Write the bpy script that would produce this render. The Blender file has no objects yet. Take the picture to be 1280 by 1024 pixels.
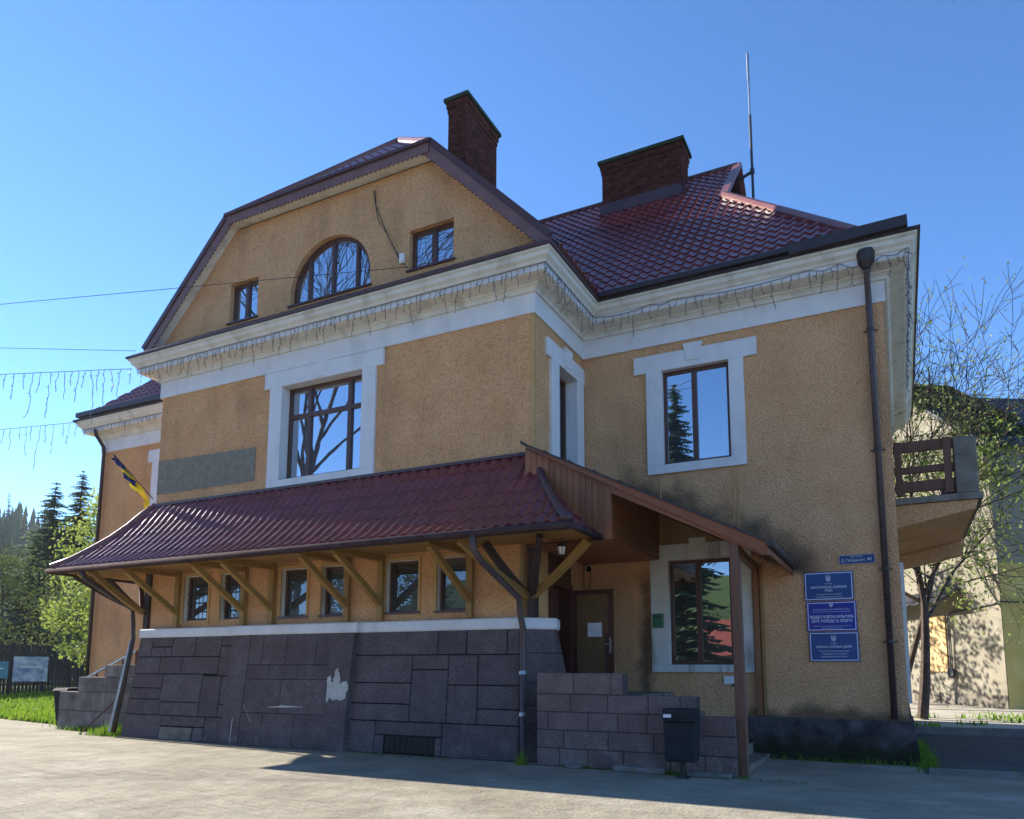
import bpy, bmesh, math, random
from mathutils import Vector, Matrix, noise
random.seed(7)
S = bpy.context.scene
COL = S.collection
R = math.radians

# ---------------------------------------------------------------- camera
cd = bpy.data.cameras.new('camera'); cam = bpy.data.objects.new('camera', cd); COL.objects.link(cam)
Fv = Vector((-0.451349, 0.882488, 0.132283)); Rv = Vector((0.890511, 0.454950, 0.003352)); Uv = Vector((0.057224, -0.119313, 0.991206))
CAM = Vector((5.976, -12.561, 1.6))
cam.matrix_world = Matrix(((Rv.x, Uv.x, -Fv.x, CAM.x), (Rv.y, Uv.y, -Fv.y, CAM.y), (Rv.z, Uv.z, -Fv.z, CAM.z), (0, 0, 0, 1)))
cd.sensor_fit = 'HORIZONTAL'; cd.sensor_width = 36; cd.lens = 36 * 948.15 / 1280
cd.shift_y = (711.3 - 512) / 1280; cd.clip_start = 0.1; cd.clip_end = 6000
S.camera = cam
# ---------------------------------------------------------------- light
SUN = Vector((-9.35, 1.50, 4.25)).normalized()      # towards the sun
elev = math.asin(SUN.z)
W = bpy.data.worlds.new('World'); S.world = W; W.use_nodes = True
nt = W.node_tree; nt.nodes.clear()
sky = nt.nodes.new('ShaderNodeTexSky'); sky.sky_type = 'NISHITA'; sky.sun_disc = False
sky.sun_elevation = elev; sky.sun_rotation = math.atan2(SUN.x, SUN.y)
sky.altitude = 850; sky.air_density = 0.65; sky.dust_density = 0.0; sky.ozone_density = 3.5
bg = nt.nodes.new('ShaderNodeBackground'); bg.inputs[1].default_value = 0.132
out = nt.nodes.new('ShaderNodeOutputWorld')
hs = nt.nodes.new('ShaderNodeHueSaturation'); hs.inputs['Saturation'].default_value = 1.12
nt.links.new(sky.outputs[0], hs.inputs['Color']); nt.links.new(hs.outputs[0], bg.inputs[0]); nt.links.new(bg.outputs[0], out.inputs[0])
sl = bpy.data.lights.new('sun', 'SUN'); sl.energy = 5.0; sl.angle = R(0.53); sl.color = (1.0, 0.93, 0.82)
so = bpy.data.objects.new('sun', sl); COL.objects.link(so)
so.rotation_euler = SUN.to_track_quat('Z', 'Y').to_euler(); so.location = (-40, 8, 30)
S.view_settings.view_transform = 'Standard'; S.view_settings.look = 'None'
S.view_settings.gamma = 1; S.view_settings.use_curve_mapping = False
S.view_settings.exposure = 1.5

# ---------------------------------------------------------------- helpers
def mat(name, c1, c2=None, scale=4.0, rough=0.8, bump=0.0, bscale=60.0, metal=0.0, detail=6, c3=None, vor=False, spec=0.5, rand=0.0, bdist=0.01, stretch=None, trans=0.0):
    m = bpy.data.materials.new(name); m.use_nodes = True
    t = m.node_tree; N = t.nodes; L = t.links; p = N['Principled BSDF']
    p.inputs['Roughness'].default_value = rough; p.inputs['Metallic'].default_value = metal
    p.inputs['Specular IOR Level'].default_value = spec if rough < .75 else min(spec, .12)
    tc = N.new('ShaderNodeTexCoord'); co = tc.outputs['Object']
    if stretch:
        mp = N.new('ShaderNodeMapping'); mp.inputs['Scale'].default_value = stretch; L.new(co, mp.inputs[0]); co = mp.outputs[0]
    col = None
    if c2 is None: p.inputs['Base Color'].default_value = (*c1, 1)
    else:
        n = N.new('ShaderNodeTexNoise'); n.inputs['Scale'].default_value = scale; n.inputs['Detail'].default_value = detail; n.inputs['Roughness'].default_value = 0.62
        L.new(co, n.inputs['Vector'])
        r = N.new('ShaderNodeValToRGB'); r.color_ramp.elements[0].color = (*c1, 1); r.color_ramp.elements[1].color = (*c2, 1)
        r.color_ramp.elements[0].position = 0.33; r.color_ramp.elements[1].position = 0.67
        if c3:
            e = r.color_ramp.elements.new(0.78); e.color = (*c3, 1)
        L.new(n.outputs[0], r.inputs[0]); col = r.outputs[0]
        if rand > 0:
            oi = N.new('ShaderNodeObjectInfo'); mr = N.new('ShaderNodeMapRange'); mr.inputs[3].default_value = 1 - rand; mr.inputs[4].default_value = 1 + rand
            L.new(oi.outputs['Random'], mr.inputs[0])
            mx = N.new('ShaderNodeVectorMath'); mx.operation = 'SCALE'; L.new(col, mx.inputs[0]); L.new(mr.outputs[0], mx.inputs['Scale']); col = mx.outputs[0]
        L.new(col, p.inputs['Base Color'])
    if bump > 0:
        if vor:
            b = N.new('ShaderNodeTexVoronoi'); b.inputs['Scale'].default_value = bscale
        else:
            b = N.new('ShaderNodeTexNoise'); b.inputs['Scale'].default_value = bscale; b.inputs['Detail'].default_value = 5
        L.new(co, b.inputs['Vector'])
        bp = N.new('ShaderNodeBump'); bp.inputs['Strength'].default_value = bump; bp.inputs['Distance'].default_value = bdist
        L.new(b.outputs[0], bp.inputs['Height']); L.new(bp.outputs[0], p.inputs['Normal'])
    if trans > 0:
        tr = N.new('ShaderNodeBsdfTranslucent'); mixs = N.new('ShaderNodeMixShader'); mixs.inputs[0].default_value = trans
        if col: L.new(col, tr.inputs[0])
        else: tr.inputs[0].default_value = (*c1, 1)
        L.new(p.outputs[0], mixs.inputs[1]); L.new(tr.outputs[0], mixs.inputs[2]); L.new(mixs.outputs[0], N['Material Output'].inputs[0])
    return m

def stain(m, fn):
    """darken / recolour the base colour by a mask built in fn(nodes, links, object_coord) -> (mask socket, colour)"""
    t = m.node_tree; N = t.nodes; L = t.links; p = N['Principled BSDF']
    src = p.inputs['Base Color'].links[0].from_socket
    tc = [n for n in N if n.type == 'TEX_COORD'][0]
    mask, c = fn(N, L, tc.outputs['Object'])
    mx = N.new('ShaderNodeMix'); mx.data_type = 'RGBA'
    L.new(mask, mx.inputs[0]); L.new(src, mx.inputs[6]); mx.inputs[7].default_value = (*c, 1)
    L.new(mx.outputs[2], p.inputs['Base Color'])

def mth(N, L, op, a, b=None, c=None):
    n = N.new('ShaderNodeMath'); n.operation = op; n.use_clamp = False
    for i, v in enumerate((a, b, c)):
        if v is None: continue
        if isinstance(v, (int, float)): n.inputs[i].default_value = v
        else: L.new(v, n.inputs[i])
    return n.outputs[0]
def sstep(N, L, v, a, b):
    n = N.new('ShaderNodeMapRange'); n.interpolation_type = 'SMOOTHSTEP'; L.new(v, n.inputs[0])
    n.inputs[1].default_value = a; n.inputs[2].default_value = b
    return n.outputs[0]
def nz(N, L, co, scale, detail=5, stretch=None):
    if stretch:
        mp = N.new('ShaderNodeMapping'); mp.inputs['Scale'].default_value = stretch; L.new(co, mp.inputs[0]); co = mp.outputs[0]
    n = N.new('ShaderNodeTexNoise'); n.inputs['Scale'].default_value = scale; n.inputs['Detail'].default_value = detail; L.new(co, n.inputs['Vector']); return n.outputs[0]

WLOC = {}
class MB:
    def __init__(s): s.v = []; s.f = []
    def add(s, vs, fs):
        b = len(s.v); s.v += [tuple(v) for v in vs]; s.f += [tuple(i + b for i in f) for f in fs]; return s
    def quad(s, *p): return s.add(p, [tuple(range(len(p)))])
    def box(s, x0, x1, y0, y1, z0, z1):
        return s.add([(x0,y0,z0),(x1,y0,z0),(x1,y1,z0),(x0,y1,z0),(x0,y0,z1),(x1,y0,z1),(x1,y1,z1),(x0,y1,z1)],
                     [(0,3,2,1),(4,5,6,7),(0,1,5,4),(1,2,6,5),(2,3,7,6),(3,0,4,7)])
    def hexa(s, a, b):            # bottom ring a, top ring b (counter-clockwise from outside top)
        n = len(a)
        return s.add(list(a) + list(b), [tuple(reversed(range(n))), tuple(range(n, 2*n))] + [(i, (i+1) % n, n + (i+1) % n, n + i) for i in range(n)])
    def beam(s, p, q, w, h, up=(0,0,1)):
        p = Vector(p); q = Vector(q); d = (q - p).normalized(); u = Vector(up)
        if abs(d.dot(u)) > .98: u = Vector((0, 1, 0))
        r = d.cross(u).normalized(); u = r.cross(d).normalized()
        o = [-r*w/2 - u*h/2, r*w/2 - u*h/2, r*w/2 + u*h/2, -r*w/2 + u*h/2]
        return s.hexa([p + k for k in o], [q + k for k in o])
    def tube(s, pts, r, n=8, cap=True):
        pts = [Vector(p) for p in pts]; rr = r if isinstance(r, (list, tuple)) else [r]*len(pts)
        b = len(s.v); prev = None
        for i, p in enumerate(pts):
            d = (pts[min(i+1, len(pts)-1)] - pts[max(i-1, 0)])
            d = d.normalized() if d.length > 1e-9 else Vector((0,0,1))
            if prev is None:
                a = Vector((0,0,1)) if abs(d.z) < .9 else Vector((1,0,0)); a = d.cross(a).normalized()
            else:
                a = (prev - d*prev.dot(d)); a = a.normalized() if a.length > 1e-6 else d.orthogonal().normalized()
            prev = a; c = d.cross(a)
            for k in range(n):
                t = 2*math.pi*k/n; s.v.append(tuple(p + (a*math.cos(t) + c*math.sin(t))*rr[i]))
        for i in range(len(pts)-1):
            for k in range(n):
                s.f.append((b+i*n+k, b+i*n+(k+1) % n, b+(i+1)*n+(k+1) % n, b+(i+1)*n+k))
        if cap: s.f.append(tuple(b+k for k in reversed(range(n)))); s.f.append(tuple(b+(len(pts)-1)*n+k for k in range(n)))
        return s
    def mesh(s, name):
        me = bpy.data.meshes.new(name); me.from_pydata(s.v, [], s.f); me.update(); return me
    def build(s, name, m, parent=None, smooth=False, bevel=0):
        me = s.mesh(name)
        if bevel:
            bm = bmesh.new(); bm.from_mesh(me); bmesh.ops.remove_doubles(bm, verts=bm.verts, dist=1e-5)
            bmesh.ops.bevel(bm, geom=bm.edges, offset=bevel, segments=1, affect='EDGES'); bm.to_mesh(me); bm.free()
        if m: me.materials.append(m)
        if smooth: me.polygons.foreach_set('use_smooth', [True]*len(me.polygons))
        o = bpy.data.objects.new(name, me); COL.objects.link(o)
        if parent: setpar(o, parent)
        return o
def setpar(o, parent):
    o.parent = parent
    if parent.name in WLOC: o.matrix_parent_inverse = Matrix.Translation(-WLOC[parent.name])
def tag(o, label, cat, group=None, kind=None):
    if label: o['label'] = label
    if cat: o['category'] = cat
    if group: o['group'] = group
    if kind: o['kind'] = kind
    return o
def thing(name, loc, label, cat, group=None):
    o = bpy.data.objects.new(name, None); COL.objects.link(o); o.location = loc; WLOC[o.name] = Vector(loc); o.empty_display_size = .3
    return tag(o, label, cat, group)
def struct(o): o['kind'] = 'structure'; return o

def poly_wall(name, m, parent, O, U, V, outer, holes, depth, rm=None):
    """planar wall: outer and hole loops in (u,v); reveals go inward (-normal) by depth"""
    O = Vector(O); U = Vector(U); V = Vector(V); Nn = U.cross(V)
    bm = bmesh.new(); P = lambda p, d=0: O + U*p[0] + V*p[1] - Nn*d
    edges = []
    for lp in [outer] + holes:
        vs = [bm.verts.new(P(p)) for p in lp]
        edges += [bm.edges.new((vs[i], vs[(i+1) % len(vs)])) for i in range(len(vs))]
    bmesh.ops.triangle_fill(bm, use_beauty=True, use_dissolve=False, edges=edges, normal=Nn)
    for f in bm.faces:
        f.normal_update()
        if f.normal.dot(Nn) < 0: f.normal_flip()
    for lp in holes:
        n = len(lp)
        for i in range(n):
            a, b = lp[i], lp[(i+1) % n]
            vs = [bm.verts.new(P(a)), bm.verts.new(P(b)), bm.verts.new(P(b, depth)), bm.verts.new(P(a, depth))]
            bm.faces.new(vs).material_index = 1 if rm else 0
    me = bpy.data.meshes.new(name); bm.to_mesh(me); bm.free(); me.materials.append(m)
    if rm: me.materials.append(rm)
    o = bpy.data.objects.new(name, me); COL.objects.link(o)
    if parent: setpar(o, parent)
    return o
def rect(x0, x1, z0, z1): return [(x0, z0), (x1, z0), (x1, z1), (x0, z1)]

# ---------------------------------------------------------------- materials
M = {}
def stucco(name, a, b):
    m = mat(name, a, b, scale=1.3, rough=0.95, bump=1.0, bscale=36, vor=True, bdist=0.03)
    def speck(N, L, co):
        v = N.new('ShaderNodeTexVoronoi'); v.inputs['Scale'].default_value = 33; v.inputs['Randomness'].default_value = 1; L.new(co, v.inputs['Vector'])
        return mth(N, L, 'MULTIPLY', sstep(N, L, v.outputs[0], .36, .78), .36), (a[0]*.34, a[1]*.3, a[2]*.3)
    stain(m, speck)
    def streak(N, L, co):
        a_ = nz(N, L, co, 1.0, 6, (1.6, 1.6, .22)); b_ = nz(N, L, co, .6, 3)
        return mth(N, L, 'MULTIPLY', sstep(N, L, mth(N, L, 'ADD', mth(N, L, 'MULTIPLY', a_, .6), mth(N, L, 'MULTIPLY', b_, .5)),     .53, .8), .45), (a[0]*.42, a[1]*.42, a[2]*.45)
    stain(m, streak)
    return m
M['stucco'] = stucco('ochre_stucco', (.79, .42, .195), (.90, .51, .255))
M['stucco2'] = stucco('ochre_stucco_gable', (.78, .42, .205), (.88, .51, .265))
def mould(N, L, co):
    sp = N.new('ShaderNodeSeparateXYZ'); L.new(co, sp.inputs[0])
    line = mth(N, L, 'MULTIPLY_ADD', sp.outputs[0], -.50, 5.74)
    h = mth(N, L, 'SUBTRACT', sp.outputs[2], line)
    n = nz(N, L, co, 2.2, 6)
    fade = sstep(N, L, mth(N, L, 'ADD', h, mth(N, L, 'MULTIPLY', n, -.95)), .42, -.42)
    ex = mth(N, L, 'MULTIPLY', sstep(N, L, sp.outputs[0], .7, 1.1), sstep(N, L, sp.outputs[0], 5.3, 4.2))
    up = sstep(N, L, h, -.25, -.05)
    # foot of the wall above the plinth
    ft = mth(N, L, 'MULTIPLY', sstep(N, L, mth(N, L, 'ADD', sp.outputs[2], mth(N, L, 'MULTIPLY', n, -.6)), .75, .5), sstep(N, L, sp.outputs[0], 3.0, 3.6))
    # darker vertical band on the wall behind the porch
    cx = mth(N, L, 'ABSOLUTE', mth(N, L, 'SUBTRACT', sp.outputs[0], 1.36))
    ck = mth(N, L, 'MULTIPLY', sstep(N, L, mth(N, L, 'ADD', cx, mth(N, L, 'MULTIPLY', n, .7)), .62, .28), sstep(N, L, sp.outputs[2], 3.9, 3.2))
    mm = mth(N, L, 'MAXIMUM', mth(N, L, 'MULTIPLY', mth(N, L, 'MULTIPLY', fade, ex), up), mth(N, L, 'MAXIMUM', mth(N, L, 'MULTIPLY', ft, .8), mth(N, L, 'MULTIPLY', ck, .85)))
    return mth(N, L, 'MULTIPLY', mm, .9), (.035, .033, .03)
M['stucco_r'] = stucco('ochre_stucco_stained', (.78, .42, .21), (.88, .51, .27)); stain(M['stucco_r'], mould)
M['white'] = mat('white_paint', (.66, .655, .665), (.73, .725, .73), scale=2.5, rough=.7, bump=.15, bscale=30)
M['cream'] = mat('cream_paint', (.62, .595, .53), (.74, .715, .65), scale=3, rough=.75, bump=.2, bscale=40)
def dirt(amount, c, st):
    def f(N, L, co):
        a = nz(N, L, co, 2.5, 8, st)
        return mth(N, L, 'MULTIPLY', sstep(N, L, a, .5, .72), amount), c
    return f
stain(M['white'], dirt(.22, (.36, .34, .30), (1, 1, .35))); stain(M['cream'], dirt(.4, (.25, .22, .17), (1, 1, .4)))
M['oldwhite'] = mat('stained_white', (.55, .55, .50), (.66, .66, .62), scale=2, rough=.8, bump=.25, bscale=40); stain(M['oldwhite'], dirt(.75, (.12, .12, .10), (1.4, 1.4, .3)))
M['base'] = mat('scored_render', (.125, .098, .100), (.19, .152, .152), scale=2.5, rough=.92, bump=1.0, bscale=30, rand=.12, bdist=.035, spec=.25)
def scuff(N, L, co):
    sp = N.new('ShaderNodeSeparateXYZ'); L.new(co, sp.inputs[0])
    a = nz(N, L, co, 3.5, 9)
    low = sstep(N, L, sp.outputs[2], .75, .0)
    return mth(N, L, 'MULTIPLY', mth(N, L, 'MULTIPLY', sstep(N, L, a, .52, .66), low), .75), (.22, .20, .19)
stain(M['base'], scuff)
def grain(sc, amt, c):
    def f(N, L, co):
        v = N.new('ShaderNodeTexVoronoi'); v.inputs['Scale'].default_value = sc; L.new(co, v.inputs['Vector'])
        return mth(N, L, 'MULTIPLY', sstep(N, L, v.outputs[0], .3, .75), amt), c
    return f
stain(M['base'], grain(38, .5, (.05, .04, .043)))  # dark specks in the colour stand in for shading of the rough relief
M['joint'] = mat('dark_joint', (.014, .012, .014), (.022, .019, .021), rough=.95, bump=.4)  # recessed joints between the blocks, dark in their own colour
M['parapet'] = mat('parapet_block', (.17, .118, .11), (.24, .17, .155), scale=2.2, rough=.85, bump=.8, bscale=40, rand=.12, bdist=.02)
def scuff2(N, L, co):
    sp = N.new('ShaderNodeSeparateXYZ'); L.new(co, sp.inputs[0])
    a = nz(N, L, co, 3, 9)
    return mth(N, L, 'MULTIPLY', mth(N, L, 'MULTIPLY', sstep(N, L, a, .5, .64), sstep(N, L, sp.outputs[2], .7, .1)), .7), (.30, .27, .25)
stain(M['parapet'], scuff2); stain(M['parapet'], grain(34, .45, (.07, .05, .05)))
M['pjoint'] = mat('parapet_joint', (.075, .055, .054), (.105, .08, .077), rough=.95, bump=.4)
M['oldblock'] = mat('weathered_block', (.10, .09, .08), (.24, .21, .19), scale=2.5, rough=.9, bump=.8, bscale=30, rand=.15, bdist=.02)
M['plinth'] = mat('mossy_plinth', (.03, .027, .03), (.13, .108, .108), scale=3.2, rough=.9, bump=.9, bscale=14, c3=(.34, .26, .19), bdist=.04)
def moss(N, L, co):
    sp = N.new('ShaderNodeSeparateXYZ'); L.new(co, sp.inputs[0]); a = nz(N, L, co, 4, 8)
    return mth(N, L, 'MULTIPLY', sstep(N, L, mth(N, L, 'ADD', sp.outputs[2], mth(N, L, 'MULTIPLY', a, -.9)), .15, -.25), .9), (.022, .028, .012)
stain(M['plinth'], moss)
M['grey_patch'] = mat('grey_render', (.23, .205, .155), (.33, .30, .235), scale=6, rough=.95, bump=.9, bscale=50, vor=True, bdist=.02)
M['tile'] = mat('red_metal_tile', (.15, .022, .025), (.215, .036, .038), scale=1.2, rough=.33, bump=.05, bscale=10, rand=.16)
M['tile'].node_tree.nodes['Principled BSDF'].inputs['Coat Weight'].default_value = .4; M['tile'].node_tree.nodes['Principled BSDF'].inputs['Coat Roughness'].default_value = .28
stain(M['tile'], dirt(.3, (.05, .04, .045), (1, 1, 1)))
M['roofmetal'] = mat('brown_sheet_metal', (.060, .026, .030), (.085, .038, .042), scale=3, rough=.42, bump=.05)
M['fascia'] = mat('brown_fascia', (.15, .075, .075), (.20, .105, .10), scale=3, rough=.55)
M['cap'] = mat('ridge_cap', (.17, .055, .05), (.23, .085, .075), scale=2, rough=.38)
M['gutter'] = mat('gutter_metal', (.045, .03, .034), (.075, .05, .055), scale=4, rough=.95, spec=.03)
M['darkgutter'] = mat('dark_gutter', (.022, .016, .018), (.04, .028, .03), scale=4, rough=.5)
M['pipe'] = mat('brown_downpipe', (.055, .032, .034), (.085, .05, .052), scale=5, rough=.42)
M['brown'] = mat('window_brown', (.070, .026, .016), (.10, .04, .024), scale=8, rough=.42, stretch=(1, 1, .3))
M['doorbrown'] = mat('door_brown', (.055, .014, .010), (.085, .024, .016), scale=6, rough=.4)
M['doorpanel'] = mat('door_panel', (.12, .065, .026), (.18, .10, .042), scale=4, rough=.5, stretch=(6, 6, .5))
M['wood'] = mat('varnished_pine', (.21, .072, .024), (.31, .118, .042), scale=5, rough=.5, bump=.2, bscale=20, rand=.22, stretch=(9, 9, .5))
M['wood_r'] = mat('varnished_rafter', (.17, .052, .016), (.24, .082, .027), scale=5, rough=.5, bump=.15, bscale=20, rand=.1, stretch=(.6, 6, 6))
M['wood_old'] = mat('weathered_post', (.10, .042, .024), (.17, .075, .042), scale=6, rough=.65, bump=.4, bscale=25, stretch=(8, 8, .5))
M['wood_y'] = mat('yellow_timber', (.25, .135, .030), (.36, .205, .055), scale=4, rough=.6, bump=.25, bscale=20, rand=.1, stretch=(5, 5, .8))
M['wood_pl'] = mat('yellow_planking', (.20, .115, .04), (.33, .20, .075), scale=4, rough=.6, bump=.2, bscale=20, rand=.2, stretch=(9, 9, .5))
M['timber'] = mat('dark_timber', (.030, .013, .012), (.055, .026, .022), scale=4, rough=.6, bump=.3, bscale=20, stretch=(6, 6, .7))
M['brick'] = None
def brickmat():
    m = mat('chimney_brick', (.10, .028, .02), (.18, .058, .036), scale=7, rough=.9, bump=.0)
    t = m.node_tree; N = t.nodes; L = t.links; p = N['Principled BSDF']; co = [n for n in N if n.type == 'TEX_COORD'][0].outputs['Object']
    sp = N.new('ShaderNodeSeparateXYZ'); L.new(co, sp.inputs[0]); cb = N.new('ShaderNodeCombineXYZ')
    L.new(mth(N, L, 'ADD', sp.outputs[0], sp.outputs[1]), cb.inputs[0]); L.new(sp.outputs[2], cb.inputs[1])
    b = N.new('ShaderNodeTexBrick'); b.inputs['Scale'].default_value = 1; b.inputs['Brick Width'].default_value = .26; b.inputs['Row Height'].default_value = .085; b.inputs['Mortar Size'].default_value = .012
    b.inputs['Color1'].default_value = (.5, .5, .5, 1); b.inputs['Color2'].default_value = (1, 1, 1, 1); b.inputs['Mortar'].default_value = (.32, .32, .32, 1)
    L.new(cb.outputs[0], b.inputs['Vector'])
    src = p.inputs['Base Color'].links[0].from_socket
    mx = N.new('ShaderNodeMix'); mx.data_type = 'RGBA'; mx.blend_type = 'MULTIPLY'; mx.inputs[0].default_value = 1
    L.new(src, mx.inputs[6]); L.new(b.outputs[0], mx.inputs[7]); L.new(mx.outputs[2], p.inputs['Base Color'])
    bp = N.new('ShaderNodeBump'); bp.inputs['Strength'].default_value = .8; bp.inputs['Distance'].default_value = .02; bp.invert = True
    L.new(b.outputs[1], bp.inputs['Height']); L.new(bp.outputs[0], p.inputs['Normal'])
    return m
M['brick'] = brickmat()
M['capmoss'] = mat('mossy_cap', (.02, .035, .022), (.05, .075, .05), scale=5, rough=.8, bump=.4)
def glassmat(name, refl, tint, wav=.003):
    m = bpy.data.materials.new(name); m.use_nodes = True; t = m.node_tree; N = t.nodes; L = t.links
    p = N['Principled BSDF']; p.inputs['Base Color'].default_value = (.012, .014, .018, 1); p.inputs['Roughness'].default_value = .25
    g = N.new('ShaderNodeBsdfGlossy'); g.inputs['Color'].default_value = (*tint, 1); g.inputs['Roughness'].default_value = .008
    fr = N.new('ShaderNodeFresnel'); fr.inputs[0].default_value = 1.5
    a = mth(N, L, 'MAXIMUM', mth(N, L, 'MULTIPLY_ADD', fr.outputs[0], 1.0, refl), .0)
    tc = N.new('ShaderNodeTexCoord'); n = N.new('ShaderNodeTexNoise'); n.inputs['Scale'].default_value = 1.6; n.inputs['Detail'].default_value = 1
    L.new(tc.outputs['Object'], n.inputs['Vector']); bp = N.new('ShaderNodeBump'); bp.inputs['Strength'].default_value = .35; bp.inputs['Distance'].default_value = wav
    L.new(n.outputs[0], bp.inputs['Height']); L.new(bp.outputs[0], g.inputs['Normal'])
    mx = N.new('ShaderNodeMixShader'); L.new(a, mx.inputs[0]); L.new(p.outputs[0], mx.inputs[1]); L.new(g.outputs[0], mx.inputs[2]); L.new(mx.outputs[0], N['Material Output'].inputs[0])
    return m
M['glass'] = glassmat('coated_glass', .50, (.85, .92, 1.0)); M['dimglass'] = glassmat('dim_glass', .09, (.8, .85, .95)); M['midglass'] = glassmat('shop_glass', .34, (.9, .95, 1))
M['black'] = mat('dark_void', (.006, .006, .007), rough=.9)
M['interior'] = mat('hall_interior', (.03, .025, .022), (.05, .04, .035), rough=.9)
M['metal'] = mat('galvanised', (.28, .29, .31), (.40, .41, .42), scale=6, rough=.35, metal=.8)
M['irondark'] = mat('dark_iron', (.02, .02, .022), (.035, .033, .035), scale=8, rough=.5)
M['concrete'] = mat('weathered_concrete', (.15, .13, .105), (.26, .23, .19), scale=3, rough=.9, bump=.5, bscale=25, bdist=.02); stain(M['concrete'], dirt(.75, (.05, .05, .045), (1.5, 1.5, .3)))
M['wire'] = mat('cable_black', (.02, .02, .025), rough=.6)
M['lightcord'] = mat('light_cord', (.10, .12, .17), (.17, .19, .25), scale=10, rough=.5)
M['lightdark'] = mat('light_cord_dark', (.045, .05, .06), (.08, .085, .10), scale=10, rough=.5)
M['bin'] = mat('bin_charcoal', (.018, .020, .024), (.03, .033, .038), scale=5, rough=.8)
M['green'] = mat('green_enamel', (.015, .12, .055), (.02, .16, .08), scale=5, rough=.4)
M['plastic'] = mat('white_plastic', (.72, .72, .70), (.78, .78, .77), scale=5, rough=.45)
M['paper'] = mat('paper', (.62, .64, .68), (.74, .75, .78), scale=4, rough=.9)
M['blue'] = mat('sign_blue', (.008, .055, .20), (.012, .065, .23), scale=3, rough=.32)
M['blue2'] = mat('sign_royal_blue', (.010, .018, .25), (.014, .024, .29), scale=3, rough=.32)
M['blue3'] = mat('sign_navy', (.010, .03, .12), (.014, .04, .15), scale=3, rough=.35)
M['ink'] = mat('sign_white', (.62, .68, .78), rough=.5)
M['flagb'] = mat('flag_blue', (.02, .028, .10), (.03, .045, .16), scale=8, rough=.85, trans=.15)
M['flagy'] = mat('flag_yellow', (.66, .46, .02), (.78, .58, .04), scale=8, rough=.85, trans=.3)
def pavemat():
    m = mat('paving', (.235, .205, .15), (.36, .32, .24), scale=.9, rough=.92, bump=0, detail=8)
    t = m.node_tree; N = t.nodes; L = t.links; p = N['Principled BSDF']; co = [n for n in N if n.type == 'TEX_COORD'][0].outputs['Object']
    wv = N.new('ShaderNodeTexNoise'); wv.inputs['Scale'].default_value = 5; L.new(co, wv.inputs['Vector'])
    ad = N.new('ShaderNodeVectorMath'); ad.operation = 'MULTIPLY_ADD'; ad.inputs[1].default_value = (.09, .09, 0); L.new(wv.outputs[1], ad.inputs[0])
    mp = N.new('ShaderNodeMapping'); mp.inputs['Rotation'].default_value = (0, 0, R(14)); L.new(co, mp.inputs[0]); L.new(mp.outputs[0], ad.inputs[2])
    b = N.new('ShaderNodeTexBrick'); b.inputs['Scale'].default_value = 1; b.inputs['Brick Width'].default_value = .24; b.inputs['Row Height'].default_value = .14; b.inputs['Mortar Size'].default_value = .007; b.inputs['Mortar Smooth'].default_value = .6
    b.inputs['Color1'].default_value = (.84, .84, .84, 1); b.inputs['Color2'].default_value = (1.05, 1.04, 1.02, 1); b.inputs['Mortar'].default_value = (.62, .60, .56, 1)
    L.new(ad.outputs[0], b.inputs['Vector'])
    src = p.inputs['Base Color'].links[0].from_socket
    mx = N.new('ShaderNodeMix'); mx.data_type = 'RGBA'; mx.blend_type = 'MULTIPLY'; mx.inputs[0].default_value = .28
    L.new(src, mx.inputs[6]); L.new(b.outputs[0], mx.inputs[7]); L.new(mx.outputs[2], p.inputs['Base Color'])
    n2 = nz(N, L, co, 22, 6); n3 = nz(N, L, co, 2.5, 3)
    hgt = mth(N, L, 'ADD', mth(N, L, 'MULTIPLY', b.outputs[1], -.22), mth(N, L, 'ADD', mth(N, L, 'MULTIPLY', n2, .7), mth(N, L, 'MULTIPLY', n3, 2.6)))
    bp = N.new('ShaderNodeBump'); bp.inputs['Strength'].default_value = .9; bp.inputs['Distance'].default_value = .018
    L.new(hgt, bp.inputs['Height']); L.new(bp.outputs[0], p.inputs['Normal'])
    return m
M['pave'] = pavemat()
stain(M['pave'], dirt(.55, (.19, .165, .13), (.5, 2.2, 1)))
stain(M['pave'], dirt(.5, (.45, .41, .33), (.16, .3, 1)))
stain(M['pave'], dirt(.35, (.17, .155, .13), (1.6, 1.6, 1)))
M['earth'] = mat('meadow_ground', (.05, .075, .02), (.10, .12, .04), scale=.15, rough=1)
M['lawn'] = mat('lawn', (.06, .13, .015), (.13, .20, .03), scale=1.5, rough=1, bump=.5, bscale=20)
M['grass'] = mat('grass_blades', (.09, .19, .015), (.22, .33, .04), scale=1.2, rough=.8, trans=.4)
M['asphalt'] = mat('lane_asphalt', (.065, .065, .066), (.10, .10, .098), scale=1.2, rough=.95, bump=.4, bscale=60)
M['dirt'] = mat('dusty_path', (.34, .30, .23), (.50, .45, .36), scale=.8, rough=1, bump=.4, bscale=15)
M['kerb'] = mat('kerb_stone', (.14, .135, .125), (.24, .23, .21), scale=4, rough=.9, bump=.4, bscale=30)
M['bark'] = mat('bark', (.055, .042, .035), (.11, .085, .07), scale=6, rough=.95, bump=.6, bscale=20, bdist=.03)
M['spruce'] = mat('spruce_needles', (.07, .115, .06), (.13, .19, .10), scale=.8, rough=.9, trans=.35)
M['leaf_l'] = mat('young_leaves', (.15, .215, .035), (.30, .355, .08), scale=1.0, rough=.7, trans=.45)
M['leaf_o'] = mat('olive_leaves', (.07, .10, .03), (.15, .17, .055), scale=.8, rough=.8, trans=.3)
M['leaf_v'] = mat('vine_leaves', (.03, .05, .012), (.12, .15, .03), scale=1.2, rough=.7, trans=.25)
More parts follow.
